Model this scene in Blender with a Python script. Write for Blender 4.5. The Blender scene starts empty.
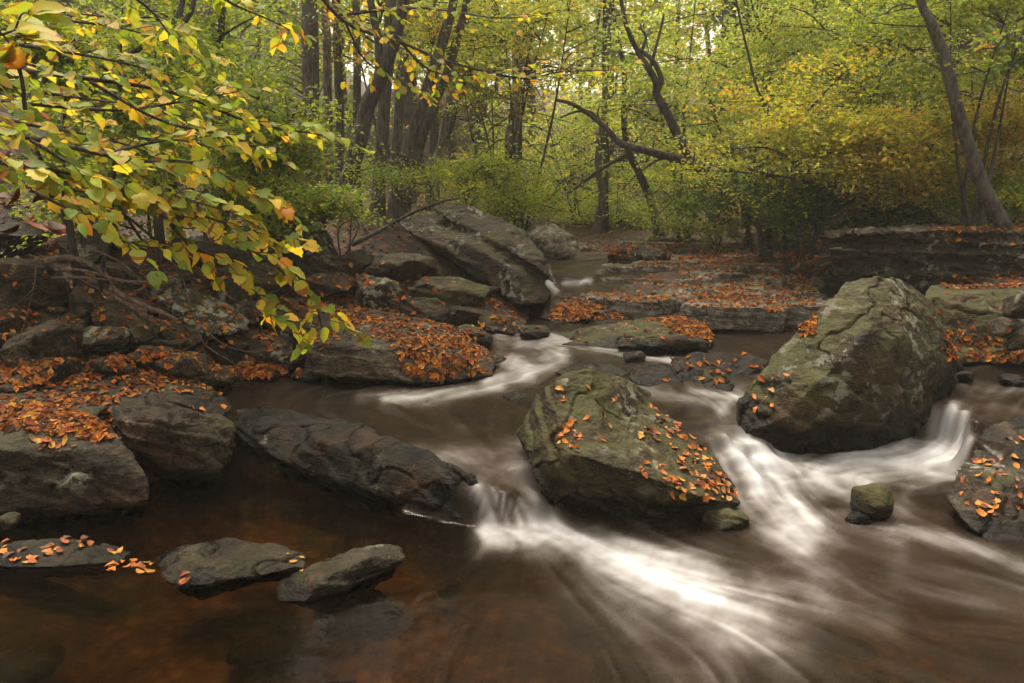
import bpy, bmesh, math, random
import numpy as np
from mathutils import Vector
from mathutils.bvhtree import BVHTree
from mathutils.geometry import convex_hull_2d

# ------------------------------------------------------------------ camera, sky, sun, exposure
scene = bpy.context.scene
COL = scene.collection
R = math.radians
CAM_H, PITCH, LENS = 1.7, 10.0, 28.0
FPX = 1024 * LENS / 36.0
cam_d = bpy.data.cameras.new("camera"); cam = bpy.data.objects.new("camera", cam_d); COL.objects.link(cam)
cam.location = (0, 0, CAM_H); cam.rotation_euler = (R(90 - PITCH), 0, 0)
cam_d.lens = LENS; cam_d.sensor_width = 36; cam_d.clip_start = 0.05; cam_d.clip_end = 600
scene.camera = cam

SUN_EL, SUN_AZ = 68.0, 330.0      # degrees; azimuth clockwise from +Y
world = bpy.data.worlds.new("World"); scene.world = world; world.use_nodes = True
wn = world.node_tree; bg = wn.nodes['Background']
sky = wn.nodes.new('ShaderNodeTexSky'); sky.sky_type = 'NISHITA'; sky.sun_disc = False
sky.sun_elevation = R(SUN_EL); sky.sun_rotation = R(SUN_AZ); sky.air_density = 1.0; sky.dust_density = 5.0; sky.ozone_density = 0.6
hs = wn.nodes.new('ShaderNodeHueSaturation'); hs.inputs['Saturation'].default_value = .25      # thin overcast: a nearly grey, warm-balanced sky
tm = wn.nodes.new('ShaderNodeMix'); tm.data_type = 'RGBA'; tm.blend_type = 'MULTIPLY'; tm.inputs[0].default_value = 1; tm.inputs[7].default_value = (1.10, 1.0, .85, 1)
wn.links.new(sky.outputs[0], hs.inputs['Color']); wn.links.new(hs.outputs[0], tm.inputs[6]); wn.links.new(tm.outputs[2], bg.inputs[0]); bg.inputs[1].default_value = 0.15
sd = bpy.data.lights.new("sun", 'SUN'); sd.energy = 1.9; sd.angle = R(20); sd.color = (1.0, 0.94, 0.84)
sun = bpy.data.objects.new("sun", sd); COL.objects.link(sun)
_d = Vector((math.sin(R(SUN_AZ)) * math.cos(R(SUN_EL)), math.cos(R(SUN_AZ)) * math.cos(R(SUN_EL)), math.sin(R(SUN_EL))))
sun.rotation_euler = _d.to_track_quat('Z', 'Y').to_euler()
scene.view_settings.view_transform = 'Standard'; scene.view_settings.look = 'None'
scene.view_settings.exposure = 1.38; scene.view_settings.gamma = 1.0
scene.render.engine = 'CYCLES'
scene.cycles.use_denoising = True
scene.cycles.max_bounces = 6; scene.cycles.diffuse_bounces = 3; scene.cycles.glossy_bounces = 2
scene.cycles.transmission_bounces = 3; scene.cycles.transparent_max_bounces = 6
scene.cycles.sample_clamp_indirect = 4.0
scene.cycles.use_adaptive_sampling = True; scene.cycles.adaptive_threshold = 0.02

HAZE = 0.0022
# ------------------------------------------------------------------ maths helpers
CP, SP = math.cos(R(PITCH)), math.sin(R(PITCH))
def ray(px, py):
    u = (px - 512) / FPX; v = (341.5 - py) / FPX
    return Vector((u, CP + v * SP, -SP + v * CP))
def P(px, py, Y):
    d = ray(px, py); s = Y / d.y
    return Vector((d.x * s, Y, CAM_H + d.z * s))
def G(px, py, Z):
    d = ray(px, py); s = (Z - CAM_H) / d.z
    return Vector((d.x * s, d.y * s, Z))
def proj(x, y, z):
    zc = z - CAM_H
    depth = y * CP - zc * SP; up = y * SP + zc * CP
    depth = np.maximum(depth, 1e-3)
    return 512 + FPX * x / depth, 341.5 - FPX * up / depth

def _hash(ix, iy, iz, seed):
    h = (ix.astype(np.int64) * 374761393 + iy.astype(np.int64) * 668265263 + iz.astype(np.int64) * 2147483647 + seed * 974634777) & 0xFFFFFFFF
    h = ((h ^ (h >> 13)) * 1274126177) & 0xFFFFFFFF
    h = ((h ^ (h >> 16)) * 2246822519) & 0xFFFFFFFF
    return ((h ^ (h >> 15)) & 0xFFFFFF) / 16777215.0
def vnoise(p, seed=0):
    pi = np.floor(p); f = p - pi; f = f * f * (3 - 2 * f)
    x, y, z = pi[:, 0], pi[:, 1], pi[:, 2]; r = 0
    for dx in (0, 1):
        for dy in (0, 1):
            for dz in (0, 1):
                w = (f[:, 0] if dx else 1 - f[:, 0]) * (f[:, 1] if dy else 1 - f[:, 1]) * (f[:, 2] if dz else 1 - f[:, 2])
                r = r + w * _hash(x + dx, y + dy, z + dz, seed)
    return r * 2 - 1
def fbm(p, seed=0, octs=4, gain=.5):
    a, r, t = 1, 0, 0
    for o in range(octs):
        r = r + a * vnoise(p * (2.03 ** o) + o * 17.3, seed + o); t += a; a *= gain
    return r / t
def n2(x, y, s, seed=0, octs=3):
    return fbm(np.stack([x * s, y * s, np.full_like(x, 3.7)], 1), seed, octs)

def mesh_np(name, V, F, mats=(), smooth=False, fattr=None, vattr=None, mat_idx=None):
    """F: (n,k) index array or list of such arrays."""
    V = np.asarray(V, dtype=np.float32)
    Fs = F if isinstance(F, list) else [F]
    Fs = [np.asarray(f, dtype=np.int32) for f in Fs if len(f)]
    me = bpy.data.meshes.new(name)
    loops = np.concatenate([f.ravel() for f in Fs]); sizes = np.concatenate([np.full(len(f), f.shape[1], np.int32) for f in Fs])
    me.vertices.add(len(V)); me.vertices.foreach_set('co', V.ravel())
    me.loops.add(len(loops)); me.loops.foreach_set('vertex_index', loops)
    me.polygons.add(len(sizes)); starts = np.concatenate([[0], np.cumsum(sizes)[:-1]]).astype(np.int32)
    me.polygons.foreach_set('loop_start', starts)
    me.polygons.foreach_set('use_smooth', np.full(len(sizes), smooth))
    for m in mats: me.materials.append(m)
    if mat_idx is not None: me.polygons.foreach_set('material_index', mat_idx)
    me.update(calc_edges=True)
    if fattr is not None:
        a = me.attributes.new('tint', 'FLOAT_VECTOR', 'FACE'); a.data.foreach_set('vector', np.asarray(fattr, np.float32).ravel())
    if vattr:
        for k, arr in vattr.items():
            a = me.attributes.new(k, 'FLOAT', 'POINT'); a.data.foreach_set('value', np.asarray(arr, np.float32))
    return me
def link(name, me, parent=None, loc=None):
    o = bpy.data.objects.new(name, me); COL.objects.link(o)
    if parent is not None: o.parent = parent
    if loc is not None: o.location = loc
    return o
def empty(name, loc):
    o = bpy.data.objects.new(name, None); COL.objects.link(o); o.location = loc; o.empty_display_size = .2
    return o
def tag(o, label=None, cat=None, group=None, kind=None):
    if label: o['label'] = label
    if cat: o['category'] = cat
    if group: o['group'] = group
    if kind: o['kind'] = kind
    return o

# ------------------------------------------------------------------ materials
class NT:
    def __init__(s, name):
        s.m = bpy.data.materials.new(name); s.m.use_nodes = True; s.t = s.m.node_tree
        s.b = s.t.nodes['Principled BSDF']; s.out = s.t.nodes['Material Output']
        s.geo = s.t.nodes.new('ShaderNodeNewGeometry')
    def n(s, typ, **kw):
        x = s.t.nodes.new(typ)
        for k, v in kw.items():
            if k.startswith('i_'): x.inputs[k[2:].replace('_', ' ')].default_value = v
            else: setattr(x, k, v)
        return x
    def l(s, a, b): s.t.links.new(a, b)
    def noise(s, scale, detail=5, rough=.55, vec=None, dist=0):
        x = s.n('ShaderNodeTexNoise', i_Scale=scale, i_Detail=detail, i_Roughness=rough, i_Distortion=dist)
        s.l(vec if vec is not None else s.geo.outputs['Position'], x.inputs['Vector']); return x.outputs['Fac']
    def mapv(s, scale, rot=(0, 0, 0)):
        x = s.n('ShaderNodeMapping'); x.inputs['Scale'].default_value = scale; x.inputs['Rotation'].default_value = rot
        s.l(s.geo.outputs['Position'], x.inputs['Vector']); return x.outputs[0]
    def ramp(s, fac, pts):
        x = s.n('ShaderNodeValToRGB'); cr = x.color_ramp
        while len(cr.elements) > 1: cr.elements.remove(cr.elements[-1])
        for i, (p, c) in enumerate(pts):
            e = cr.elements[0] if i == 0 else cr.elements.new(p)
            e.position = p; e.color = (c, c, c, 1) if isinstance(c, (int, float)) else (*c, 1)
        s.l(fac, x.inputs[0]); return x.outputs[0]
    def mix(s, f, a, b, typ='MIX'):
        x = s.n('ShaderNodeMix', data_type='RGBA', blend_type=typ)
        for k, v in ((0, f), (6, a), (7, b)):
            if hasattr(v, 'node'): s.l(v, x.inputs[k])
            else: x.inputs[k].default_value = v if k == 0 else (*v, 1)
        return x.outputs[2]
    def math(s, op, a, b=None, c=None):
        x = s.n('ShaderNodeMath', operation=op)
        for k, v in enumerate((a, b, c)):
            if v is None: continue
            if hasattr(v, 'node'): s.l(v, x.inputs[k])
            else: x.inputs[k].default_value = v
        return x.outputs[0]
    def attr(s, name, out='Fac'):
        x = s.n('ShaderNodeAttribute', attribute_name=name); return x.outputs[out]
    def bump(s, h, strength=.5, dist=.02, prev=None):
        x = s.n('ShaderNodeBump', i_Strength=strength, i_Distance=dist); s.l(h, x.inputs['Height'])
        if prev is not None: s.l(prev, x.inputs['Normal'])
        return x.outputs[0]

def rock_mat(name, dark, light, lichen=.25, moss=.3, rust=.15, mosscol=(.042, .040, .012)):
    dark = tuple(v * k for v, k in zip(dark, (.56, .50, .42))); light = tuple(v * k for v, k in zip(light, (.66, .57, .46))); t = NT(name)
    big = t.noise(1.7, 4); mid = t.noise(9, 6, .65); fine = t.noise(60, 5, .7)
    strat = t.noise(6, 5, .6, t.mapv((1.0, 1.0, 5.0), (R(18), R(28), 0)), 1.2)
    c = t.mix(t.ramp(t.math('ADD', t.math('MULTIPLY', mid, .6), t.math('MULTIPLY', fine, .4)), [(.40, 0), (.60, 1)]), dark, light)
    c = t.mix(t.ramp(big, [(.4, .55), (.6, 0)]), c, tuple(v * .45 for v in dark))
    c = t.mix(t.math('MULTIPLY', t.ramp(strat, [(.40, 1), (.50, 0)]), .7), c, tuple(v * .3 for v in dark))
    c = t.mix(t.math('MULTIPLY', t.ramp(t.noise(3.1, 5, .6), [(.52, 0), (.68, 1)]), rust), c, (.13, .055, .022))
    c = t.mix(t.math('MULTIPLY', t.ramp(fine, [(.42, 1), (.5, 0)]), .55), c, tuple(v * .4 for v in dark))
    # lichen: pale crusts with hard broken edges
    ln = t.ramp(t.math('ADD', t.math('MULTIPLY', t.noise(13, 3, .5), .72), t.math('MULTIPLY', t.noise(55, 4, .7), .28)), [(.545 - lichen * .03, 0), (.56 - lichen * .03, 1)])
    lb = t.ramp(t.noise(2.3, 3), [(.66 - lichen * .3, 0), (.76 - lichen * .3, 1)])
    lk = t.math('MULTIPLY', t.math('MULTIPLY', ln, lb), .85)
    c = t.mix(lk, c, t.mix(fine, (.17, .17, .12), (.33, .32, .25)))
    sp = t.ramp(t.noise(75, 3, .6), [(.66, 0), (.70, 1)]); c = t.mix(t.math('MULTIPLY', sp, .6), c, (.26, .25, .20))
    # moss likes upward faces
    sep = t.n('ShaderNodeSeparateXYZ'); t.l(t.geo.outputs['Normal'], sep.inputs[0])
    up = t.ramp(sep.outputs[2], [(.15, 0), (.75, 1)])
    mn = t.ramp(t.math('ADD', t.noise(3.5, 6, .7), t.math('MULTIPLY', up, .12)), [(.66 - moss * .25, 0), (.78 - moss * .25, 1)])
    mm = t.math('MULTIPLY', mn, .8)
    c = t.mix(mm, c, t.mix(fine, tuple(v * .5 for v in mosscol), tuple(v * 1.7 for v in mosscol)))
    wet = t.attr('wet')
    c = t.mix(wet, c, t.mix(1.0, c, (.22, .195, .16), 'MULTIPLY'))
    t.l(c, t.b.inputs['Base Color'])
    rg = t.math('SUBTRACT', t.math('ADD', t.math('MULTIPLY', mid, .25), .62), t.math('MULTIPLY', wet, .48))
    t.l(rg, t.b.inputs['Roughness'])
    t.b.inputs['Specular IOR Level'].default_value = .22
    b1 = t.bump(strat, .9, .035)
    b2 = t.bump(mid, .9, .03, b1)
    b3 = t.bump(t.noise(38, 6, .75), .9, .014, b2)
    t.l(b3, t.b.inputs['Normal'])
    return t.m

M = {}
M['rock_brown'] = rock_mat('brown_rock', (.046, .038, .026), (.150, .122, .085), .3, .22, .5)
M['rock_grey'] = rock_mat('grey_rock', (.062, .056, .044), (.16, .145, .112), .45, .2, .3)
M['rock_mossy'] = rock_mat('mossy_rock', (.052, .047, .026), (.155, .125, .066), .5, .6, .3, (.060, .058, .018))
M['rock_pale'] = rock_mat('pale_rock', (.20, .18, .15), (.48, .44, .38), .8, .15, .3)
M['rock_dark'] = rock_mat('dark_rock', (.020, .017, .011), (.052, .044, .030), .25, .35, .4)
M['rock_black'] = rock_mat('black_rock', (.012, .009, .004), (.034, .025, .011), .1, .3, .4, (.016, .014, .005))
M['rock_ledge'] = rock_mat('ledge_rock', (.14, .13, .12), (.60, .58, .56), .5, .35, .4)
M['rock_lichen'] = rock_mat('lichen_rock', (.07, .065, .05), (.18, .17, .135), 1.0, .3, .2)

def bark(name, a, b, moss=0):
    t = NT(name)
    tc = t.n('ShaderNodeTexCoord')
    mp = t.n('ShaderNodeMapping'); mp.inputs['Scale'].default_value = (1, 1, .22); t.l(t.geo.outputs['Position'], mp.inputs[0])
    n1 = t.noise(30, 6, .7, mp.outputs[0]); nb = t.noise(2.5, 4)
    c = t.mix(t.ramp(n1, [(.42, 0), (.58, 1)]), a, b)
    c = t.mix(t.math('MULTIPLY', t.ramp(nb, [(.5, 0), (.7, 1)]), .5), c, (.16, .16, .12))
    if moss: c = t.mix(t.math('MULTIPLY', t.ramp(t.noise(4, 5), [(.45, 0), (.6, 1)]), moss), c, (.05, .06, .015))
    t.l(c, t.b.inputs['Base Color']); t.b.inputs['Roughness'].default_value = .9
    t.l(t.bump(n1, 1.0, .06), t.b.inputs['Normal'])
    return t.m
M['bark_dark'] = bark('dark_bark', (.018, .013, .010), (.072, .053, .041))
M['bark_grey'] = bark('grey_bark', (.05, .04, .033), (.17, .135, .11))
M['bark_brown'] = bark('brown_bark', (.03, .022, .017), (.125, .092, .072), .3)
M['bark_dead'] = bark('dead_wood', (.07, .042, .027), (.19, .12, .08))
M['twig'] = bark('twig_bark', (.03, .02, .014), (.08, .055, .04))

def leaf_mat(name, trans=.5, rough=.5, spec=.3, veins=False):
    t = NT(name)
    col = t.attr('tint', 'Color')
    if veins:
        nz = t.noise(70, 4, .6)
        col = t.mix(t.math('MULTIPLY', t.ramp(nz, [(.45, 0), (.7, 1)]), .55), col, t.mix(1.0, col, (1.5, .85, .5), 'MULTIPLY'))
    t.l(col, t.b.inputs['Base Color']); t.b.inputs['Roughness'].default_value = rough
    t.b.inputs['Specular IOR Level'].default_value = spec
    tr = t.n('ShaderNodeBsdfTranslucent')
    t.l(t.mix(1.0, col, (1.5, 1.45, .7), 'MULTIPLY'), tr.inputs[0])
    mx = t.n('ShaderNodeMixShader'); mx.inputs[0].default_value = trans
    t.l(t.b.outputs[0], mx.inputs[1]); t.l(tr.outputs[0], mx.inputs[2]); t.l(mx.outputs[0], t.out.inputs[0])
    return t.m
M['leaf'] = leaf_mat('tree_leaf')
M['near_leaf'] = leaf_mat('broad_leaf', .5, .5, .12, True)
M['litter'] = leaf_mat('fallen_leaf', .12, .7, .15)
def fallen_mat(name, c):
    t = NT(name)
    n = t.noise(45, 4)
    t.l(t.mix(t.ramp(n, [(.4, 0), (.7, 1)]), c, tuple(v * .5 for v in c)), t.b.inputs['Base Color'])
    t.b.inputs['Roughness'].default_value = .65; t.b.inputs['Specular IOR Level'].default_value = .25
    return t.m
FALL = {'orange': (.48, .15, .018), 'golden': (.50, .23, .035), 'rust red': (.22, .052, .015), 'brown': (.11, .048, .024), 'pale tan': (.36, .20, .075), 'tawny': (.33, .09, .022)}
FM = {k: fallen_mat(k.replace(' ', '_') + '_fallen_leaf', v) for k, v in FALL.items()}

# ------------------------------------------------------------------ water level as a function of place
WC = [(0, 683, 0), (200, 683, 0), (400, 683, 0), (600, 683, 0), (800, 683, 0), (1024, 683, 0), (0, 600, 0), (150, 560, 0), (150, 520, 0), (300, 560, 0), (420, 545, 0),
      (480, 545, 0), (560, 550, .01), (650, 575, .01), (740, 590, .01), (850, 580, 0), (950, 580, 0), (1024, 600, 0), (200, 490, 0), (300, 500, 0), (360, 517, 0), (420, 528, 0), (455, 530, 0),
      (500, 531, 0), (540, 533, 0), (475, 531, 0), (520, 545, .0),
      (482, 484, .2), (505, 489, .17), (530, 494, .13), (474, 478, .215), (550, 500, .08),
      (455, 462, .24), (490, 466, .22), (520, 462, .23), (540, 450, .24),
      (430, 443, .25), (380, 425, .255), (320, 412, .26), (260, 403, .27), (250, 385, .28), (330, 392, .27), (400, 400, .27), (470, 420, .26), (500, 400, .27), (480, 440, .25),
      (400, 380, .29), (470, 390, .29), (520, 385, .3), (530, 372, .33), (500, 360, .355), (520, 348, .385), (560, 345, .40), (600, 350, .39), (650, 360, .37), (500, 338, .41), (550, 335, .42),
      (600, 375, .34), (650, 385, .33), (700, 400, .3), (665, 405, .32), (700, 418, .275), (735, 425, .24), (715, 435, .23), (745, 445, .17), (730, 455, .15), (760, 462, .1), (745, 475, .09), (775, 480, .05), (760, 500, .03), (800, 500, .025), (800, 530, .01),
      (850, 500, .03), (840, 470, .055), (900, 485, .05), (800, 462, .07), (880, 462, .065), (920, 475, .06), (930, 500, .03), (955, 478, .055), (870, 530, .01), (940, 530, .01),
      (948, 462, .075), (930, 455, .08), (957, 462, .08),
      (935, 398, .315), (950, 402, .31), (965, 410, .31), (935, 441, .08), (950, 446, .08), (962, 454, .08), (915, 446, .08), (900, 455, .07), (955, 398, .315), (968, 404, .31), (974, 420, .305), (975, 432, .3), (985, 440, .3), (1000, 400, .32), (1024, 400, .325), (1024, 425, .32), (1000, 380, .34), (960, 375, .34), (1024, 378, .345),
      (750, 345, .385), (780, 355, .38), (720, 340, .39), (850, 350, .37), (760, 370, .35), (690, 352, .385),
      (560, 318, .47), (560, 300, .56), (556, 290, .62), (553, 284, .66), (548, 272, .78), (560, 275, .76), (575, 288, .64), (600, 283, .69), (585, 275, .75), (600, 270, .765), (640, 272, .77), (620, 266, .78), (580, 262, .79), (650, 263, .79), (560, 260, .79)]
wc = [tuple(G(*c)) for c in WC]
wc += [(-4, 1, 0), (-1.5, 1, 0), (1.5, 1, 0), (4, 1, 0), (-4, 2.6, 0), (4, 2.6, 0), (-4, 4, 0), (3.6, 3.6, 0), (5, 4.6, .2), (5.5, 6, .34), (-3.5, 6, .2), (-6, 9, .3), (6, 9, .35), (0, 9, .42), (3, 9, .4), (-1, 14, .78), (2.5, 14, .8), (-6, 14, .6), (8, 14, .7), (1, 18, .82), (1, 24, .9)]
wc = np.array(wc, dtype=np.float64)
def water_z(x, y):
    out = np.empty(len(x))
    for s in range(0, len(x), 40000):
        X = x[s:s + 40000, None]; Y = y[s:s + 40000, None]
        d2 = ((X - wc[None, :, 0]) ** 2 + (Y - wc[None, :, 1]) ** 2) + 1e-5
        w = d2 ** -2.6
        out[s:s + 40000] = (w * wc[None, :, 2]).sum(1) / w.sum(1)
    return out

# ------------------------------------------------------------------ ground level
TC = [(0, 400, 4.3), (100, 372, 4.9), (225, 378, 5.35), (60, 440, 4.0), (0, 340, 5.0), (100, 330, 5.6), (200, 345, 5.8), (300, 372, 6.2), (420, 372, 6.4), (0, 275, 6.0), (100, 285, 6.5), (200, 290, 7), (300, 300, 7.6), (400, 320, 7.6), (470, 330, 7.6), (0, 235, 7.2), (150, 238, 7.6),
      (280, 235, 9), (400, 262, 9), (470, 285, 9), (350, 215, 11), (430, 212, 13), (500, 225, 13), (540, 240, 14), (600, 250, 16), (680, 246, 15.5),
      (720, 247, 14), (780, 244, 13), (830, 232, 12.5), (900, 228, 12), (1000, 228, 11.5), (880, 275, 9.3), (960, 275, 8.8), (1024, 270, 8.6), (1000, 290, 7.6), (1090, 285, 7.4), (940, 330, 7.6)]
tc = [tuple(P(*c)) for c in TC]
tc += [(-7, 6, 2.6), (-6, 3, 1.6), (-3.4, 3.2, .5), (-4.2, 1.5, .6), (-10, 6, 4), (-7, 10, 2.9), (-12, 12, 5.5), (-5, 16, 1.9), (-10, 20, 4.4), (-18, 20, 9), (-3, 22, 1.5), (2, 22, 1.1), (3, 18, 1.0), (7, 17, 1.9), (12, 16, 4.5), (8, 24, 2.6), (18, 22, 8), (7, 11, 1.9), (10, 10, 3.2), (7, 7, 1.3), (5.8, 8.6, 1.0), (5.6, 10.8, 1.5), (9, 5, 2.2), (5, 2.5, .7), (5.5, 4.2, 1.0),
       (-5, 40, 6), (8, 40, 6), (20, 40, 11), (-20, 40, 13), (0, 60, 8), (25, 60, 15), (-25, 60, 17), (0, 34, 3.2), (0, 90, 13), (40, 90, 26), (-40, 90, 30), (-40, 20, 20), (40, 20, 20), (-40, 0, 18), (40, 0, 18), (0, -10, 0.5), (-8, -6, 2), (8, -6, 2), (70, 60, 40), (-70, 60, 40), (0, 130, 16)]
tc = np.array(tc)
# the creek in plan, traced along its banks
CR = [(-60, 683, 0), (-40, 540, 0), (20, 515, 0), (120, 500, 0), (190, 470, 0), (236, 420, .15), (232, 392, .28), (236, 375, .3), (330, 380, .28), (420, 384, .29), (490, 376, .3), (488, 350, .37), (480, 336, .41), (528, 331, .43), (536, 300, .56), (543, 290, .62), (538, 268, .78), (560, 258, .8),
      (600, 254, .82), (655, 262, .79), (650, 270, .77), (600, 284, .7), (580, 296, .6), (590, 320, .5), (640, 350, .4), (700, 345, .39), (716, 337, .385), (860, 339, .38), (1000, 362, .345), (1120, 366, .345), (1250, 420, .3), (1300, 683, 0)]
cr = np.array([tuple(G(*c))[:2] for c in CR] + [(3.5, 0.6), (-3, 0.6)])
def sd_poly(x, y, poly):
    d = np.full(len(x), 1e9); inside = np.zeros(len(x), bool); n = len(poly)
    for i in range(n):
        ax, ay = poly[i]; bx, by = poly[(i + 1) % n]
        ex, ey = bx - ax, by - ay
        t = np.clip(((x - ax) * ex + (y - ay) * ey) / (ex * ex + ey * ey + 1e-12), 0, 1)
        d = np.minimum(d, np.hypot(x - ax - t * ex, y - ay - t * ey))
        c = ((ay > y) != (by > y)) & (x < (bx - ax) * (y - ay) / (by - ay + 1e-12) + ax)
        inside ^= c
    return np.where(inside, -d, d)
def ground_z(x, y):
    x = np.atleast_1d(np.asarray(x, float)); y = np.atleast_1d(np.asarray(y, float))
    base = np.empty(len(x))
    for s in range(0, len(x), 40000):
        X = x[s:s + 40000, None]; Y = y[s:s + 40000, None]
        d2 = ((X - tc[None, :, 0]) ** 2 + (Y - tc[None, :, 1]) ** 2) + .15
        w = d2 ** -1.7
        base[s:s + 40000] = (w * tc[None, :, 2]).sum(1) / w.sum(1)
    base -= .20 * np.clip((8.5 - y) / 1.5, 0, 1) * (x < 0)
    base += n2(x, y, .9, 5) * .10 + n2(x, y, 4, 6) * .03 + n2(x, y, .15, 7) * np.clip((y - 14) * .06, 0, 1.2)
    w_ = water_z(x, y); sd = sd_poly(x, y, cr)
    bed = w_ - .05 - .2 * np.clip(-sd / .5, 0, 1) + n2(x, y, 3, 8) * .05
    k = np.clip((sd + .08) / .55, 0, 1); k = k * k * (3 - 2 * k)
    bank = np.maximum(base, w_ + .04)
    bank = np.where((y > 7.4) & (y < 15.4) & (x > .2) & (x < 4.9), np.minimum(bank, w_ + .01), bank)
    return bed * (1 - k) + bank * k

def hit(px_, py_):
    """distance at which the ray through a photo point meets the ground or the water"""
    d = ray(px_, py_); Ys = np.arange(2.0, 22, .025); s_ = Ys / d.y
    X = d.x * s_; z = CAM_H + d.z * s_; f = np.maximum(ground_z(X, Ys), water_z(X, Ys))
    k = np.nonzero(z < f)[0]
    return float(Ys[k[0]]) if len(k) else 20.0

def grid_mesh(name, X, Y, Z, mat, vattr=None):
    nv, nu = X.shape
    V = np.stack([X.ravel(), Y.ravel(), Z.ravel()], 1)
    idx = np.arange(nv * nu).reshape(nv, nu)
    F = np.stack([idx[:-1, :-1].ravel(), idx[:-1, 1:].ravel(), idx[1:, 1:].ravel(), idx[1:, :-1].ravel()], 1)
    return mesh_np(name, V, F, [mat], True, None, vattr), V, F

t = NT('forest_soil')
nA = t.noise(2.2, 5); nB = t.noise(22, 6, .7); nC = t.noise(9, 4)
c = t.mix(t.ramp(nB, [(.3, 0), (.7, 1)]), (.012, .008, .005), (.045, .028, .016))
c = t.mix(t.ramp(nC, [(.5, 0), (.62, .8)]), c, (.14, .06, .025))
c = t.mix(t.math('MULTIPLY', t.ramp(nA, [(.5, 0), (.65, 1)]), .4), c, (.05, .055, .016))
vz = t.n('ShaderNodeTexVoronoi'); vz.inputs['Scale'].default_value = 13; t.l(t.geo.outputs['Position'], vz.inputs['Vector'])
bedc = t.mix(t.ramp(t.noise(2.6, 6, .65), [(.42, 0), (.6, 1)]), (.03, .018, .009), (.26, .17, .08))
bedc = t.mix(t.ramp(vz.outputs['Distance'], [(.1, 0), (.6, .6)]), bedc, (.03, .02, .012))
c = t.mix(t.attr('bed'), c, bedc)
t.l(c, t.b.inputs['Base Color']); t.b.inputs['Roughness'].default_value = .9
t.l(t.bump(nB, .9, .04), t.b.inputs['Normal']); M['soil'] = t.m

gu = np.concatenate([np.linspace(-75, -9, 34), np.linspace(-8.9, 8.9, 300), np.linspace(9, 75, 34)])
gy = np.concatenate([np.linspace(-12, .8, 12), np.linspace(.9, 12, 240), np.linspace(12.1, 30, 110), np.linspace(31, 130, 60)])
GX, GY = np.meshgrid(gu, gy)
GZ = ground_z(GX.ravel(), GY.ravel()).reshape(GX.shape)
gsd = sd_poly(GX.ravel(), GY.ravel(), cr)
gme, gV, gF = grid_mesh('forest_ground', GX, GY, GZ, M['soil'], {'bed': np.clip(.5 - gsd / .12, 0, 1)})
tag(link('forest_ground', gme), 'brown forest floor and creek banks under the trees', None, None, 'structure')

# ------------------------------------------------------------------ creek water: one sheet, silky streaks following the current
FLOW = [[(560, 318, .45), (540, 338, .42), (520, 352, .38), (505, 368, .33), (470, 382, .30), (420, 392, .28), (350, 398, .27)],
        [(545, 372, .33), (500, 385, .30), (440, 398, .28), (380, 404, .27)],
        [(350, 400, .27), (400, 412, .26), (440, 432, .25), (475, 455, .24), (500, 480, .19), (505, 505, .1), (512, 530, 0), (560, 548, 0)],
        [(500, 400, .27), (510, 440, .25), (525, 470, .2), (535, 495, .1), (545, 525, .0), (580, 545, 0)],
        [(470, 470, .22), (485, 495, .14), (495, 525, 0), (540, 545, 0)],
        [(640, 350, .39), (680, 362, .37), (720, 372, .35), (760, 380, .34)],
        [(530, 340, .41), (580, 350, .395), (640, 362, .37), (660, 380, .34), (690, 400, .3), (715, 422, .26), (735, 448, .18), (760, 475, .07), (790, 505, .02), (815, 545, 0), (850, 590, 0), (900, 650, 0)],
        [(700, 395, .3), (740, 430, .2), (775, 470, .06), (830, 490, .04), (900, 520, .02), (960, 550, 0), (1024, 575, 0)],
        [(1024, 385, .34), (985, 395, .32), (965, 410, .31), (952, 435, .2), (942, 458, .08), (900, 468, .06), (850, 462, .06), (810, 472, .06), (800, 495, .03)],
        [(1024, 420, .32), (985, 425, .3), (968, 440, .2), (958, 462, .08), (915, 478, .05), (860, 482, .05)],
        [(540, 535, 0), (600, 560, 0), (680, 590, 0), (760, 625, 0), (860, 665, 0), (1000, 700, 0)],
        [(540, 545, 0), (580, 590, 0), (620, 640, 0), (650, 700, 0)],
        [(560, 540, 0), (650, 600, 0), (730, 660, 0), (780, 720, 0)],
        [(600, 540, 0), (700, 570, 0), (820, 600, 0), (930, 625, 0), (1060, 640, 0)],
        [(520, 545, 0), (460, 580, 0), (380, 600, 0), (300, 640, 0), (150, 670, 0)],
        [(500, 545, 0), (440, 600, 0), (400, 660, 0), (380, 720, 0)],
        [(820, 540, 0), (900, 560, 0), (1000, 590, 0), (1060, 610, 0)],
        [(0, 580, 0), (150, 620, 0), (300, 600, 0)],
        [(660, 264, .79), (610, 268, .775), (570, 276, .75), (556, 288, .62), (560, 305, .5)],
        [(200, 500, 0), (300, 530, 0), (420, 540, 0)]]
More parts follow.
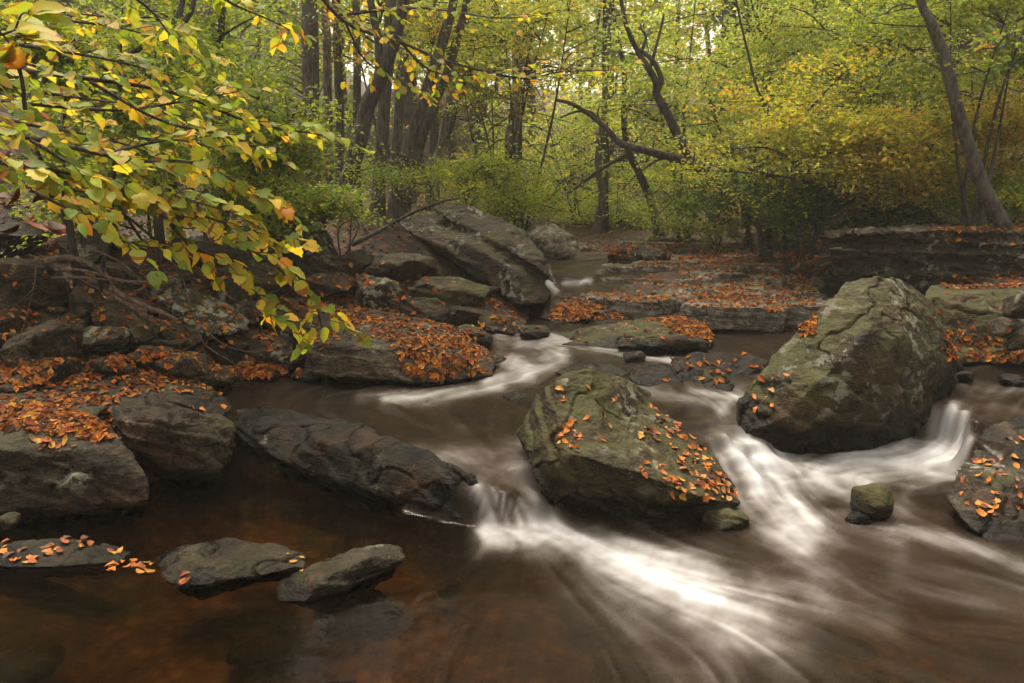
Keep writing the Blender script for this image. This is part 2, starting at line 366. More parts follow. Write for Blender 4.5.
# foam capsules in photo coordinates: polyline, half width, strength
FOAM = [([(478, 489), (486, 505), (494, 524)], 5, 1.1), ([(492, 492), (502, 508), (508, 526)], 4, 1.1), ([(504, 497), (516, 514), (522, 528)], 4, 1.0), ([(518, 502), (530, 518), (536, 530)], 4, .7), ([(478, 489), (500, 510), (530, 524)], 16, .45), ([(936, 412), (940, 450)], 14, .4), ([(962, 415), (950, 452)], 12, .4), ([(455, 452), (500, 475), (540, 490)], 16, .35), ([(418, 450), (470, 462)], 8, .25), ([(515, 455), (540, 485)], 14, .4),
        ([(490, 530), (560, 545), (620, 566), (690, 590)], 15, 1.0), ([(630, 570), (690, 596), (745, 622)], 28, .75), ([(560, 540), (640, 556), (700, 575)], 18, .6),
        ([(720, 605), (790, 640)], 40, .28), ([(600, 580), (640, 630)], 30, .2), ([(690, 610), (715, 660)], 34, .3), ([(780, 600), (880, 615)], 20, .16), 
        ([(735, 448), (758, 478), (785, 505), (805, 535)], 22, 1.0), ([(760, 462), (800, 472), (860, 482)], 14, .85), ([(720, 420), (740, 445)], 12, .45), ([(755, 500), (775, 530)], 18, .45), ([(800, 540), (830, 580)], 26, .3),
        ([(845, 452), (900, 458), (950, 466)], 14, 1.1), ([(855, 475), (930, 480)], 10, .4), ([(936, 412), (930, 445)], 5, .7), ([(952, 408), (944, 430), (936, 455)], 5, 1.2), ([(964, 415), (955, 452)], 4, 1.1), ([(970, 440), (958, 468)], 5, 1.0), ([(900, 445), (940, 455)], 8, .6),
        ([(850, 500), (900, 505)], 14, .22), ([(880, 528), (960, 548), (1040, 572)], 9, .5), ([(820, 520), (900, 545)], 14, .25), ([(900, 570), (1024, 600)], 16, .14),
        ([(548, 338), (600, 350), (650, 360), (690, 364)], 5, .8), ([(500, 336), (540, 345), (560, 352)], 8, .55), ([(505, 360), (530, 372)], 9, .75), ([(560, 362), (520, 378), (490, 384)], 8, .65), ([(500, 388), (440, 398), (385, 402)], 6, .7), ([(470, 392), (360, 398)], 5, .3), ([(640, 390), (690, 402), (720, 412)], 6, .4), ([(690, 392), (742, 402)], 7, .45), ([(740, 392), (720, 415)], 8, .4), ([(760, 376), (800, 380)], 5, .2),
        ([(960, 385), (1024, 392)], 5, .25), ([(985, 405), (1024, 412)], 6, .15), ([(545, 268), (548, 282), (556, 291)], 4, 1.3), ([(563, 284), (590, 283)], 3.5, .9), ([(600, 268), (650, 264)], 3, .3), ([(570, 264), (600, 272)], 4, .15)]
NU, NV = 1000, 640
u = np.linspace(-1.2, 1.2, NU); lv = np.linspace(math.log(1.15), math.log(14.5), NV)
U, L = np.meshgrid(u, lv); WY = np.exp(L); WX = U * WY
xf, yf = WX.ravel(), WY.ravel()
WZ = water_z(xf, yf)
segs = []
for pl in FLOW:
    q = [G(*c) for c in pl]
    for a, b in zip(q[:-1], q[1:]):
        n_ = max(1, int((b - a).length / .15)); d = (b - a).normalized()
        for k in range(n_):
            c = a.lerp(b, (k + .5) / n_); segs.append((c.x, c.y, d.x, d.y))
segs = np.array(segs)
cx_, cy_ = WX[::8, ::8].ravel(), WY[::8, ::8].ravel()
d2 = (cx_[:, None] - segs[None, :, 0]) ** 2 + (cy_[:, None] - segs[None, :, 1]) ** 2 + .004
w_ = d2 ** -1.5
vx = (w_ * segs[None, :, 2]).sum(1) / w_.sum(1); vy = (w_ * segs[None, :, 3]).sum(1) / w_.sum(1)
ang = n2(cx_, cy_, 1.6, 31, 2) * .5
vx, vy = vx * np.cos(ang) - vy * np.sin(ang), vx * np.sin(ang) + vy * np.cos(ang)
shp = WX[::8, ::8].shape
def up8(a):
    a = a.reshape(shp); ii = np.arange(NV) / 8; jj = np.arange(NU) / 8
    i0 = np.minimum(ii.astype(int), shp[0] - 2); j0 = np.minimum(jj.astype(int), shp[1] - 2); fi = (ii - i0)[:, None]; fj = (jj - j0)[None, :]
    return (a[i0][:, j0] * (1 - fi) * (1 - fj) + a[i0 + 1][:, j0] * fi * (1 - fj) + a[i0][:, j0 + 1] * (1 - fi) * fj + a[i0 + 1][:, j0 + 1] * fi * fj)
vx, vy = up8(vx), up8(vy)
du = (vx * WY - WX * vy) / WY ** 2 / (u[1] - u[0]); dv = vy / WY / (lv[1] - lv[0])
nrm = np.hypot(du, dv) + 1e-9; du /= nrm; dv /= nrm
rng = np.random.default_rng(3)
def blur(a, k):
    for _ in range(k):
        a = (a + np.roll(a, 1, 0) + np.roll(a, -1, 0) + np.roll(a, 1, 1) + np.roll(a, -1, 1)) / 5
    return a
def lic(noise, steps, h):
    I, J = np.meshgrid(np.arange(NV, dtype=float), np.arange(NU, dtype=float), indexing='ij')
    acc = np.zeros((NV, NU)); cnt = 0
    for sgn in (1, -1):
        i, j = I.copy(), J.copy()
        for k in range(steps):
            ii = np.clip(i.astype(int), 0, NV - 1); jj = np.clip(j.astype(int), 0, NU - 1)
            w = math.cos(k / steps * math.pi / 2)
            acc += noise[ii, jj] * w; cnt += w
            i = np.clip(i + sgn * h * dv[ii, jj], 0, NV - 1); j = np.clip(j + sgn * h * du[ii, jj], 0, NU - 1)
    acc = blur(acc / cnt, 1); acc -= acc.mean(); acc /= acc.std() + 1e-9
    return acc
l1 = lic(blur(rng.standard_normal((NV, NU)), 1), 60, .9)
l2 = lic(blur(rng.standard_normal((NV, NU)), 5), 36, 1.2)
l3 = lic(blur(rng.standard_normal((NV, NU)), 40), 60, 1.6)
px, py = proj(xf, yf, WZ)
warp = l3.ravel() * 4 + n2(xf, yf, 5, 61, 3) * 16
foam = np.zeros(len(xf))
for pl, hw, st in FOAM:
    d = np.full(len(xf), 1e9)
    for (ax, ay), (bx, by) in zip(pl[:-1], pl[1:]):
        ex, ey = bx - ax, by - ay
        tt = np.clip(((px - ax) * ex + (py - ay) * ey) / (ex * ex + ey * ey), 0, 1)
        d = np.minimum(d, np.hypot(px - ax - tt * ex, py - ay - tt * ey))
    foam = 1 - (1 - np.clip(foam, 0, .995)) * (1 - np.clip(st * .78 * np.exp(-(np.maximum(d + warp * hw / 22, 0) / (hw * 1.05)) ** 2), 0, .98))
streak = (.38 * l1 + .5 * l2 + .3 * l3).ravel()
near = np.clip(foam, 0, 1)
foam_highlights = np.clip(near * (.76 + .13 * streak + .46 * n2(xf, yf, 9, 62, 3) * (1 - .5 * near)) + .10 * near * (1 - near) * streak, 0, 1)
calm = np.clip((py - 455) / 30, 0, 1) * np.clip((560 - px + (py - 560) * .1) / 160, 0, 1)     # the dark pool hardly carries any streaks
foam_highlights += np.clip(streak + .25 * l1.ravel() - .35, 0, 3) * (.034 - .014 * np.clip((py - 590) / 60, 0, 1)) * (1 - .93 * calm)  # faint streak highlights of the moving brown water, painted in with the foam
rip = (l2.ravel() * .35 + l3.ravel()) * .005 * np.clip(WY.ravel() / 4, .7, 2) * (1 - .98 * calm) + near * .02 + n2(xf, yf, 2.2, 77, 2) * .006
wme, wV, wF = grid_mesh('creek_water', WX, WY, (WZ + rip).reshape(WX.shape), None, {'foam': np.clip(foam_highlights, 0, 1), 'calm': calm})
t = NT('creek_water')
fm = t.attr('foam')
tr = t.n('ShaderNodeBsdfTransparent'); tr.inputs[0].default_value = (.50, .345, .185, 1)
df = t.n('ShaderNodeBsdfDiffuse'); df.inputs[0].default_value = (.026, .017, .010, 1)
gl = t.n('ShaderNodeBsdfGlossy'); gl.inputs['Roughness'].default_value = .24; gl.inputs[0].default_value = (.36, .33, .30, 1)
m1 = t.n('ShaderNodeMixShader'); t.l(tr.outputs[0], m1.inputs[1]); t.l(df.outputs[0], m1.inputs[2])
t.l(t.math('SUBTRACT', .34, t.math('MULTIPLY', t.attr('calm'), .26)), m1.inputs[0])
fr = t.n('ShaderNodeFresnel'); fr.inputs[0].default_value = 1.33
bmp = t.bump(t.noise(7, 3), .12, .03)
t.l(t.math('SUBTRACT', .26, t.math('MULTIPLY', t.attr('calm'), .19)), gl.inputs['Roughness'])
t.l(bmp, gl.inputs['Normal']); t.l(bmp, fr.inputs['Normal'])
m2 = t.n('ShaderNodeMixShader'); t.l(fr.outputs[0], m2.inputs[0]); t.l(m1.outputs[0], m2.inputs[1]); t.l(gl.outputs[0], m2.inputs[2])
wd = t.n('ShaderNodeBsdfDiffuse'); t.l(t.ramp(fm, [(0, (.17, .13, .095)), (.5, (.42, .40, .38)), (1, (.56, .57, .59))]), wd.inputs[0])
m3 = t.n('ShaderNodeMixShader'); t.l(t.math('POWER', fm, .95), m3.inputs[0]); t.l(m2.outputs[0], m3.inputs[1]); t.l(wd.outputs[0], m3.inputs[2])
t.l(m3.outputs[0], t.out.inputs[0])
wme.materials.clear(); wme.materials.append(t.m)
tag(link('creek_water', wme), 'brown creek water with silky white rapids', None, None, 'structure')

# ------------------------------------------------------------------ rocks: hulls of measured points, fused, weathered
ROCKS = []
def finish_rock(name, V, F, label, mat, amp, seed, smooth_bed=True, cat='rock', group=None, bed=(.35, .15, .92), bedk=9, kind=None, wetband=.11):
    nv = len(V)
    c0 = V.mean(0)
    A, B, C = V[F[:, 0]], V[F[:, 1]], V[F[:, 2]]
    fn = np.cross(B - A, C - A)
    def vnorm():
        n = np.zeros_like(V)
        for k in range(F.shape[1]): np.add.at(n, F[:, k], fn)
        return n / (np.linalg.norm(n, axis=1, keepdims=True) + 1e-12)
    N = vnorm()
    off = seed * 3.17
    b = np.array(bed); b = b / np.linalg.norm(b)
    big = fbm(V * (1.6 / max(amp * 12, .25)) + off, seed, 3)
    mid = fbm(V * 7 + off, seed + 9, 4, .6)
    h = V @ b * bedk + 1.6 * fbm(V * 1.8 + off, seed + 3, 3)
    fr_ = h - np.floor(h)
    saw = np.where(fr_ < .82, fr_ / .82, (1 - fr_) / .18) - .5
    side = np.clip(1.15 - np.abs(N @ b), 0, 1)
    crack = np.clip(1 - np.abs(fbm(V * 2.6 + off * 2, seed + 5, 3)) / .035, 0, 1)
    fine = fbm(V * 19 + off, seed + 12, 3, .6); rid = 1 - 2 * np.abs(fbm(V * 3.3 + off, seed + 21, 3, .5))
    disp = amp * (.8 * big + .75 * mid + .8 * saw * side - .9 * crack + .32 * fine - .35 * rid)
    V = V + N * disp[:, None]
    wz = water_z(V[:, 0], V[:, 1])
    wet = np.clip((wz + wetband + (.04 + wetband * .5) * fbm(V * 5, 4, 3) - V[:, 2]) / .09, 0, 1)
    base = np.array([c0[0], c0[1], V[:, 2].min()])
    me = mesh_np(name, V - base, F, [mat], True, None, {'wet': wet})
    o = link(name, me, None, Vector(base)); tag(o, label, cat, group, kind)
    ROCKS.append((V, F)); return o

def remesh_hulls(hulls, vox, smooth=4):
    me = bpy.data.meshes.new('tmp'); bm = bmesh.new()
    for pts in hulls:
        vs = [bm.verts.new(p) for p in pts]
        r = bmesh.ops.convex_hull(bm, input=vs, use_existing_faces=False)
        dead = list({g for g in r['geom_interior'] if isinstance(g, bmesh.types.BMVert)} | {g for g in r['geom_unused'] if isinstance(g, bmesh.types.BMVert)})
        if dead: bmesh.ops.delete(bm, geom=dead, context='VERTS')
    bmesh.ops.recalc_face_normals(bm, faces=bm.faces[:]); bm.to_mesh(me); bm.free()
    o = bpy.data.objects.new('tmp', me); COL.objects.link(o)
    m = o.modifiers.new('r', 'REMESH'); m.mode = 'VOXEL'; m.voxel_size = vox; m.adaptivity = 0
    s = o.modifiers.new('s', 'SMOOTH'); s.iterations = smooth; s.factor = .5
    dg = bpy.context.evaluated_depsgraph_get(); ev = o.evaluated_get(dg); em = ev.to_mesh()
    V = np.empty(len(em.vertices) * 3, np.float32); em.vertices.foreach_get('co', V); V = V.reshape(-1, 3).astype(float)
    ls = np.empty(len(em.polygons), np.int32); em.polygons.foreach_get('loop_total', ls)
    vi = np.empty(len(em.loops), np.int32); em.loops.foreach_get('vertex_index', vi)
    if (ls == 4).all(): F = vi.reshape(-1, 4)
    else:
        em.calc_loop_triangles(); n = len(em.loop_triangles); F = np.empty(n * 3, np.int32); em.loop_triangles.foreach_get('vertices', F); F = F.reshape(-1, 3)
    ev.to_mesh_clear(); bpy.data.objects.remove(o, do_unlink=True); bpy.data.meshes.remove(me)
    return V, F

_seed = [10]
def rock(name, hulls, label, mat='rock_brown', vox=.02, amp=.03, smooth=4, shift=0, auto=False, **kw):
    _seed[0] += 1
    if auto:
        a = [q for h in hulls for q in h]; m = min(q[2] for q in a); fr_ = [q for q in a if q[2] < m + .35]
        cxx = sum(q[0] for q in fr_) / len(fr_); shift = hit(cxx, max(q[1] for q in fr_)) - m
    if shift: hulls = [[(q[0], q[1], q[2] + shift) for q in h] for h in hulls]
    hs = [[(P(*p) if len(p) == 3 else G(p[0], p[1], p[2])) for p in h] for h in hulls]   # 4-tuples carry a water-plane height instead of a distance
    V, F = remesh_hulls(hs, vox, smooth)
    return finish_rock(name, V, F, label, M[mat], amp, _seed[0], **kw)

def blob(name, x0, y0, x1, y1, Y, label, mat='rock_brown', dep=None, rot=0, vox=None, amp=None, flat=0, pw=.55, **kw):
    """a stone filling about a box of the photo at distance Y"""
    _seed[0] += 1; rs = random.Random(_seed[0])
    if not Y: Y = hit((x0 + x1) / 2, y1) + .55 * (dep or .15)
    c = P((x0 + x1) / 2, (y0 + y1) / 2, Y); hx = (x1 - x0) / 2 * Y / FPX * 1.03; hz = (y1 - y0) / 2 * Y / FPX * 1.05
    hy = dep if dep else min(hx, hz * 1.8)
    pts = []
    cr_, sr_ = math.cos(R(rot)), math.sin(R(rot))
    for k in range(22 if pw > .3 else 60):
        th = rs.uniform(0, 2 * math.pi); ph = math.asin(rs.uniform(-1, 1))
        v = [math.cos(ph) * math.cos(th), math.cos(ph) * math.sin(th), math.sin(ph)]
        m = max(abs(v[0]), abs(v[1]), abs(v[2])); k_ = (1 / m) ** pw
        v = [a * k_ * rs.uniform(.85, 1.02) for a in v]
        if flat: v[2] = max(-1, min(.75 + .1 * v[0], v[2]))
        lx, lz = v[0] * hx, v[2] * hz
        if rot:
            hl = math.hypot(hx, hz); e = .38 + .1 * rs.random()
            lx, lz = v[0] * hl * .92, v[2] * hl * e
            lx, lz = lx * cr_ + lz * sr_, -lx * sr_ + lz * cr_
        pts.append(Vector((c.x + lx, c.y + v[1] * hy, c.z + lz)))
    size = max(hx, hz)
    V, F = remesh_hulls([pts], vox or max(.012, size / 26), 4)
    return finish_rock(name, V, F, label, M[mat], amp if amp else size * .075, _seed[0], **kw)

# --- the central and right boulders
rock('boulder', [[(591, 364, 4.62), (554, 379, 4.5), (531, 398, 4.7), (519, 433, 4.62), (524, 452, 4.3), (560, 440, 4.12), (600, 462, 4.0), (622, 379, 4.9), (651, 391, 5.0), (650, 402, 4.9), (600, 420, 4.25), (536, 480, 4.2), (556, 507, 4.12), (560, 400, 5.3), (640, 410, 5.3), (530, 450, 5.1)],
                 [(522, 440, 4.4), (531, 465, 4.22), (538, 488, 4.2), (557, 509, 4.17), (586, 520, 4.13), (631, 528, 4.1), (670, 526, 4.1), (706, 519, 4.12), (740, 505, 4.15), (575, 455, 3.98), (640, 474, 3.93), (700, 497, 3.96), (738, 486, 4.35), (718, 459, 4.5), (680, 427, 4.7), (651, 401, 4.9), (620, 450, 4.05), (690, 478, 4.12), (590, 425, 4.2), (560, 445, 4.1), (600, 535, 4.3), (700, 540, 4.5), (560, 530, 4.5), (640, 430, 5.2)]],
     'large mossy boulder covered in orange leaves in mid creek, white water on both sides', 'rock_mossy', .010, .027, 1, shift=-.1, cat='boulder', bed=(.45, -.25, .85), bedk=8, wetband=.17)
rock('boulder', [[(875, 275, 5.6), (848, 281, 5.55), (828, 301, 5.4), (811, 318, 5.35), (781, 345, 5.3), (757, 375, 5.2), (734, 405, 5.1), (736, 437, 4.98), (764, 452, 4.98), (821, 456, 4.98), (865, 448, 5.02), (897, 432, 5.1), (929, 405, 5.35), (956, 387, 5.6), (960, 365, 5.7), (946, 331, 5.75), (936, 308, 5.8), (922, 291, 5.8), (902, 277, 5.75), (870, 330, 5.0), (900, 340, 5.1), (820, 380, 4.9), (780, 420, 4.88), (860, 400, 4.88), (850, 480, 5.3), (930, 450, 5.6), (760, 460, 5.6), (860, 300, 6.3), (930, 330, 6.4), (800, 360, 6.3)]],
     'tallest boulder, a rounded mossy dome with pale lichen patches beside the right falls', 'rock_mossy', .011, .028, 3, cat='boulder', bed=(.6, -.1, .8), bedk=5, wetband=.26)
rock('boulder', [[(950, 480, 4.25), (948, 498, 4.1), (962, 520, 3.9), (990, 545, 3.75), (1040, 560, 3.7), (1100, 560, 3.9), (962, 460, 4.4), (985, 430, 4.7), (1030, 408, 4.9), (1100, 405, 5.0), (1090, 480, 4.2), (1000, 490, 4.0), (1020, 470, 4.2), (960, 555, 4.3), (1060, 590, 4.2), (1000, 570, 4.4)]],
     'lichened boulder with scattered leaves at the right edge below the falls', 'rock_grey', .013, .03, 2, cat='boulder', wetband=.12)
# --- slab dam and left foreground
rock('rock_slab', [[(234, 408, 5.35), (262, 404, 5.45), (292, 410, 5.3), (330, 425, 4.95), (232, 425, 5.05), (236, 440, 5.0), (300, 468, 4.6), (250, 465, 5.2), (300, 485, 4.85), (330, 460, 4.6), (380, 427, 4.75), (350, 484, 4.42)],
                   [(290, 410, 5.2), (340, 421, 5.0), (385, 434, 4.6), (420, 449, 4.35), (440, 457, 4.25), (474, 476, 4.08), (482, 498, 4.06), (480, 522, 4.06), (470, 528, 4.0), (430, 506, 4.1), (380, 492, 4.25), (340, 482, 4.4), (290, 464, 4.7), (430, 522, 4.28), (340, 506, 4.6), (320, 440, 4.6), (400, 470, 4.25), (400, 520, 4.6), (465, 500, 4.4)]],
     'long dark slab damming the left pool, its tip at the small waterfall', 'rock_black', .014, .03, 3, bed=(.3, -.2, .9))
rock('rock', [[(-60, 398, 4.4), (0, 405, 4.3), (50, 408, 4.25), (95, 418, 4.2), (125, 445, 4.05), (148, 478, 3.95), (150, 500, 3.9), (120, 512, 3.9), (60, 512, 3.85), (0, 512, 3.75), (-70, 510, 3.7), (-60, 440, 3.8), (20, 450, 3.85), (90, 450, 3.95), (60, 540, 4.3), (-60, 400, 5), (90, 410, 4.9), (140, 520, 4.3)],
              [(-60, 378, 4.8), (0, 385, 4.7), (60, 392, 4.6), (110, 405, 4.5), (0, 408, 4.35), (90, 420, 4.3), (60, 430, 5.2), (-60, 430, 5.2)]],
     'broad dark ledge with a leafy top at the left edge above the pool', 'rock_brown', .014, .03, 2, shift=.18)
rock('rock', [[(118, 392, 4.75), (150, 385, 4.9), (215, 412, 4.85), (234, 425, 4.8), (236, 450, 4.7), (215, 472, 4.55), (165, 470, 4.45), (130, 448, 4.4), (114, 420, 4.5), (160, 420, 4.4), (180, 400, 5.3), (225, 420, 5.3), (200, 500, 5.0), (130, 480, 4.9)]],
     'angular brown block standing between the broad left ledge and the long slab', 'rock_brown', .0135, .032, 3)
rock('rock', [[(156, 388, 4.95), (175, 380, 5.1), (205, 383, 5.2), (228, 398, 5.1), (232, 408, 5.0), (222, 418, 4.85), (180, 405, 4.7), (156, 400, 4.75), (200, 400, 5.6), (225, 410, 5.5), (170, 395, 5.5)]],
     'thin mossy cap stone lying on top of the angular brown block', 'rock_dark', .012, .02, 3)
rock('rock', [[(-50, 545, 3.55), (0, 541, 3.6), (60, 537, 3.62), (110, 541, 3.6), (132, 552, 3.5), (120, 562, 3.4), (60, 567, 3.34), (0, 567, 3.33), (-50, 566, 3.35), (40, 580, 3.6), (110, 575, 3.6)]],
     'low flat stone with leaves, half sunk in the pool at the left edge', 'rock_dark', .01, .014, 3, shift=.15)
rock('rock', [[(152, 557, 3.5), (180, 543, 3.6), (225, 538, 3.65), (285, 542, 3.6), (310, 553, 3.5), (306, 568, 3.38), (250, 578, 3.28), (180, 588, 3.2), (160, 580, 3.3), (200, 565, 3.3), (260, 556, 3.4), (200, 600, 3.5), (290, 580, 3.6)]],
     'low rough stone in the dark pool with one red leaf at its left foot', 'rock_brown', .009, .026, 2)
rock('rock', [[(272, 590, 3.3), (290, 572, 3.35), (330, 553, 3.45), (378, 540, 3.6), (400, 546, 3.55), (405, 560, 3.45), (385, 572, 3.36), (340, 590, 3.22), (300, 606, 3.12), (276, 602, 3.15), (330, 575, 3.22), (370, 556, 3.35), (330, 615, 3.4), (390, 580, 3.6)]],
     'narrow rough stone slanting up out of the dark pool, right one of the two', 'rock_brown', .009, .028, 2)
blob('stone', -6, 512, 22, 530, 3.85, 'small dark stone at the left edge under the broad ledge', 'rock_dark')
blob('stone', 698, 508, 754, 534, 3.96, 'small mossy stone against the right foot of the leaf covered boulder', 'rock_mossy', dep=.12)
blob('stone', 850, 480, 894, 524, 4.08, 'small round dark stone alone in the white water below the tall dome', 'rock_mossy', dep=.13, pw=.15, amp=.014)
blob('stone', 842, 510, 872, 528, 4.02, 'tiny dark stone touching the small round stone in the rapids', 'rock_dark', dep=.06)
# --- leafy ledge on the left pool
rock('rock_ledge', [[(322, 312, 6.9), (350, 304, 7.1), (400, 312, 7.1), (450, 325, 7.0), (484, 345, 6.8), (498, 358, 6.5), (492, 376, 6.2), (440, 383, 6.0), (400, 382, 5.95), (340, 378, 6.0), (300, 372, 6.1), (305, 345, 6.2), (345, 345, 6.1), (420, 350, 6.15), (470, 360, 6.25), (320, 322, 6.7), (400, 400, 6.6), (480, 385, 6.8)]],
     'wide ledge carpeted with orange leaves above the left pool', 'rock_brown', .018, .03, 3)
# --- the slab boulder leaning over the creek
rock('boulder', [[(398, 222, 9.6), (406, 213, 9.8), (440, 214, 9.8), (480, 228, 9.4), (510, 250, 9.0), (540, 275, 8.7), (551, 293, 8.5), (548, 303, 8.45), (533, 306, 8.35), (518, 306, 8.35), (495, 280, 8.5), (465, 262, 8.7), (430, 243, 9.0), (405, 232, 9.3), (460, 240, 8.8), (500, 260, 8.5), (500, 300, 10.4), (550, 300, 10.2), (430, 240, 10.6)],
                 [(430, 207, 9.5), (458, 202, 9.7), (495, 214, 9.5), (524, 229, 9.1), (544, 252, 8.75), (555, 284, 8.5), (536, 266, 8.45), (505, 244, 8.75), (470, 226, 9.05), (440, 215, 9.3), (490, 240, 10.3), (545, 275, 10)]],
     'huge grey slab boulder tilted down to the right over the creek below the trees', 'rock_grey', .026, .034, 2, cat='boulder', bed=(.5, 0, .85), bedk=3.4)
rock('rock', [[(412, 244, 9.0), (430, 240, 9.2), (452, 258, 9.2), (464, 275, 9.0), (462, 285, 8.8), (440, 282, 8.7), (415, 262, 8.8), (470, 290, 10), (430, 270, 10)]],
     'dark stone wedged beneath the left end of the tilted slab boulder', 'rock_dark', .025, .04, 3)
rock('boulder', [[(524, 236, 13.2), (535, 226, 13.4), (552, 222, 13.5), (558, 231, 13.3), (575, 234, 13), (580, 244, 12.9), (576, 256, 12.6), (560, 261, 12.5), (540, 266, 12.5), (528, 262, 12.6), (540, 240, 12.7), (560, 245, 14.5), (530, 250, 14.5)]],
     'pale grey boulder at the head of the creek behind the tilted slab', 'rock_pale', .035, .06, 2, cat='boulder')
blob('rock', 578, 246, 603, 262, 14.5, 'narrow pale stone slanting beside the upstream pool', 'rock_pale', rot=20)
blob('rock', 596, 248, 618, 262, 14.8, 'low mossy stone between the upstream pool and the grey rock band', 'rock_mossy')
# --- rocks of the left bank (photo box, distance)
LB = [(-30, 255, 66, 314, 5.9, 'big dark lichened boulder at the left edge below the hanging leaves', 'rock_brown', 0, .4),
      (8, 318, 78, 374, 5.1, 'rounded brown boulder with speckled lichen low on the left bank', 'rock_brown', 0, .3),
      (68, 326, 142, 362, 5.35, 'flattish lichen spotted boulder behind the leaf strewn left ledge', 'rock_lichen', 0, .3),
      (98, 298, 158, 354, 5.7, 'smooth wedge shaped brown rock slanting down to the right on the left bank', 'rock_brown', 35, .22),
      (72, 282, 104, 330, 6.0, 'upright brown slab in the middle of the left rock pile', 'rock_brown', 0, .18),
      (50, 312, 92, 334, 5.8, 'flat reddish brown slab beneath the upright slab on the left bank', 'rock_brown', 0, .2),
      (138, 324, 190, 354, 5.9, 'grey streaked low rock between wedge shaped rock and pale lichen slab', 'rock_grey', 15, .2),
      (155, 316, 204, 352, 6.2, 'dark oval rock under the pale lichen slab', 'rock_dark', 20, .25),
      (162, 286, 246, 346, 6.5, 'pale slab crusted with lichen slanting to the water on the left bank', 'rock_lichen', 25, .35),
      (196, 334, 252, 368, 6.2, 'dark wet rock at the foot of the pale lichen slab', 'rock_dark', 12, .2),
      (142, 270, 184, 304, 6.9, 'grey lichened lump at the right end of the root tangle', 'rock_lichen', 0, .25),
      (208, 262, 300, 318, 7.4, 'broad flat faced brown boulder behind the lowest hanging leaves', 'rock_brown', 0, .5),
      (244, 330, 294, 362, 6.7, 'oval brown rock above the leafy water edge', 'rock_brown', 8, .25),
      (268, 348, 322, 376, 6.5, 'slanting brown stone at the pool edge left of the leafy ledge', 'rock_brown', -18, .2),
      (316, 362, 348, 378, 6.3, 'small wet black stone at the pool edge under the leafy ledge', 'rock_dark', 0, .12),
      (262, 318, 318, 342, 7.2, 'grey boulder half buried in leaves behind the oval brown rock', 'rock_grey', 0, .3),
      (272, 218, 345, 272, 8.6, 'dark slab patched with white lichen high on the left bank', 'rock_lichen', 28, .5),
      (284, 246, 352, 284, 8.0, 'long smooth grey slab below the dark lichened slab', 'rock_grey', 22, .4),
      (300, 272, 362, 300, 7.6, 'flat layered grey slab pointing right above the leafy ledge', 'rock_grey', 12, .4),
      (334, 248, 374, 280, 8.6, 'square brown rock under the bush left of the tilted slab boulder', 'rock_brown', 0, .4),
      (366, 253, 440, 290, 8.2, 'wrinkled brown boulder in front of the tilted slab boulder', 'rock_brown', 0, .45),
      (334, 272, 404, 311, 7.4, 'light grey boulder with pale quartz scar behind the leafy ledge', 'rock_lichen', 0, .35),
      (396, 280, 494, 316, 7.9, 'long humped olive rock below the tilted slab boulder', 'rock_mossy', 8, .4),
      (412, 291, 446, 314, 7.4, 'small pointed pale stone leaning on the humped olive rock', 'rock_lichen', 25, .15),
      (376, 300, 460, 326, 7.1, 'low dark ridge of rock bordering the leafy ledge', 'rock_grey', 14, .2),
      (452, 322, 492, 350, 6.9, 'red brown wet stone at the corner of the leafy ledge', 'rock_brown', 15, .18),
      (440, 308, 505, 330, 7.8, 'rusty flat rock at the dark foot of the tilted slab boulder', 'rock_brown', 8, .3),
      (476, 316, 520, 334, 7.9, 'narrow dark stone by the rapids below the tilted slab boulder', 'rock_dark', 6, .2),
      (-40, 216, 40, 262, 7.4, 'dark mossy rock under the brown dead leaves at the left edge', 'rock_dark', 0, .5),
      (60, 228, 120, 268, 7.6, 'dim grey rock behind the root tangle', 'rock_grey', 0, .4),
      (-20, 296, 26, 345, 5.5, 'dark rock at the left edge between two boulders', 'rock_dark', 0, .25),
      (0, 368, 40, 396, 4.75, 'low brown rock buried in leaves at the left edge', 'rock_brown', 0, .2),
      (20, 352, 78, 388, 0, 'low dark rock shelf breaking through the leaves at far left', 'rock_dark', 5, .25),
      (92, 352, 132, 378, 0, 'small brown rock ringed by leaves above the angular brown block', 'rock_brown', 10, .15),
      (150, 352, 214, 380, 0, 'flat grey rock with leaves behind the thin mossy cap stone', 'rock_grey', 8, .25),
      (120, 318, 146, 338, 0, 'small angular dark rock between the wedge shaped rock and its flattish neighbour', 'rock_dark', 25, .12),
      (232, 300, 290, 332, 0, 'tilted dark rock under the tips of the golden leaves', 'rock_dark', 20, .2),
      (100, 262, 150, 292, 0, 'dim brown rock under the right part of the root tangle', 'rock_brown', 15, .25),
      (0, 330, 22, 362, 0, 'dark cracked rock at the left edge beside the rounded brown boulder', 'rock_dark', 0, .15),
      (190, 240, 262, 282, 8.4, 'shaded brown rock behind the hanging leaves', 'rock_brown', 10, .4),
      (128, 344, 172, 372, 5.3, 'small grey rock poking from the leaves behind the cap stone', 'rock_grey', 0, .2),
      (196, 366, 236, 392, 5.5, 'square grey rock at the left corner of the brown pool', 'rock_grey', 0, .2),
      (290, 368, 330, 384, 6.15, 'low wet rock just left of the leafy ledge at the waterline', 'rock_dark', 0, .12)]
for (x0, y0, x1, y1, Y, lab, mt, rt, dep) in LB:
    blob('rock', x0, y0, x1, y1, None, lab, mt, dep, rt)
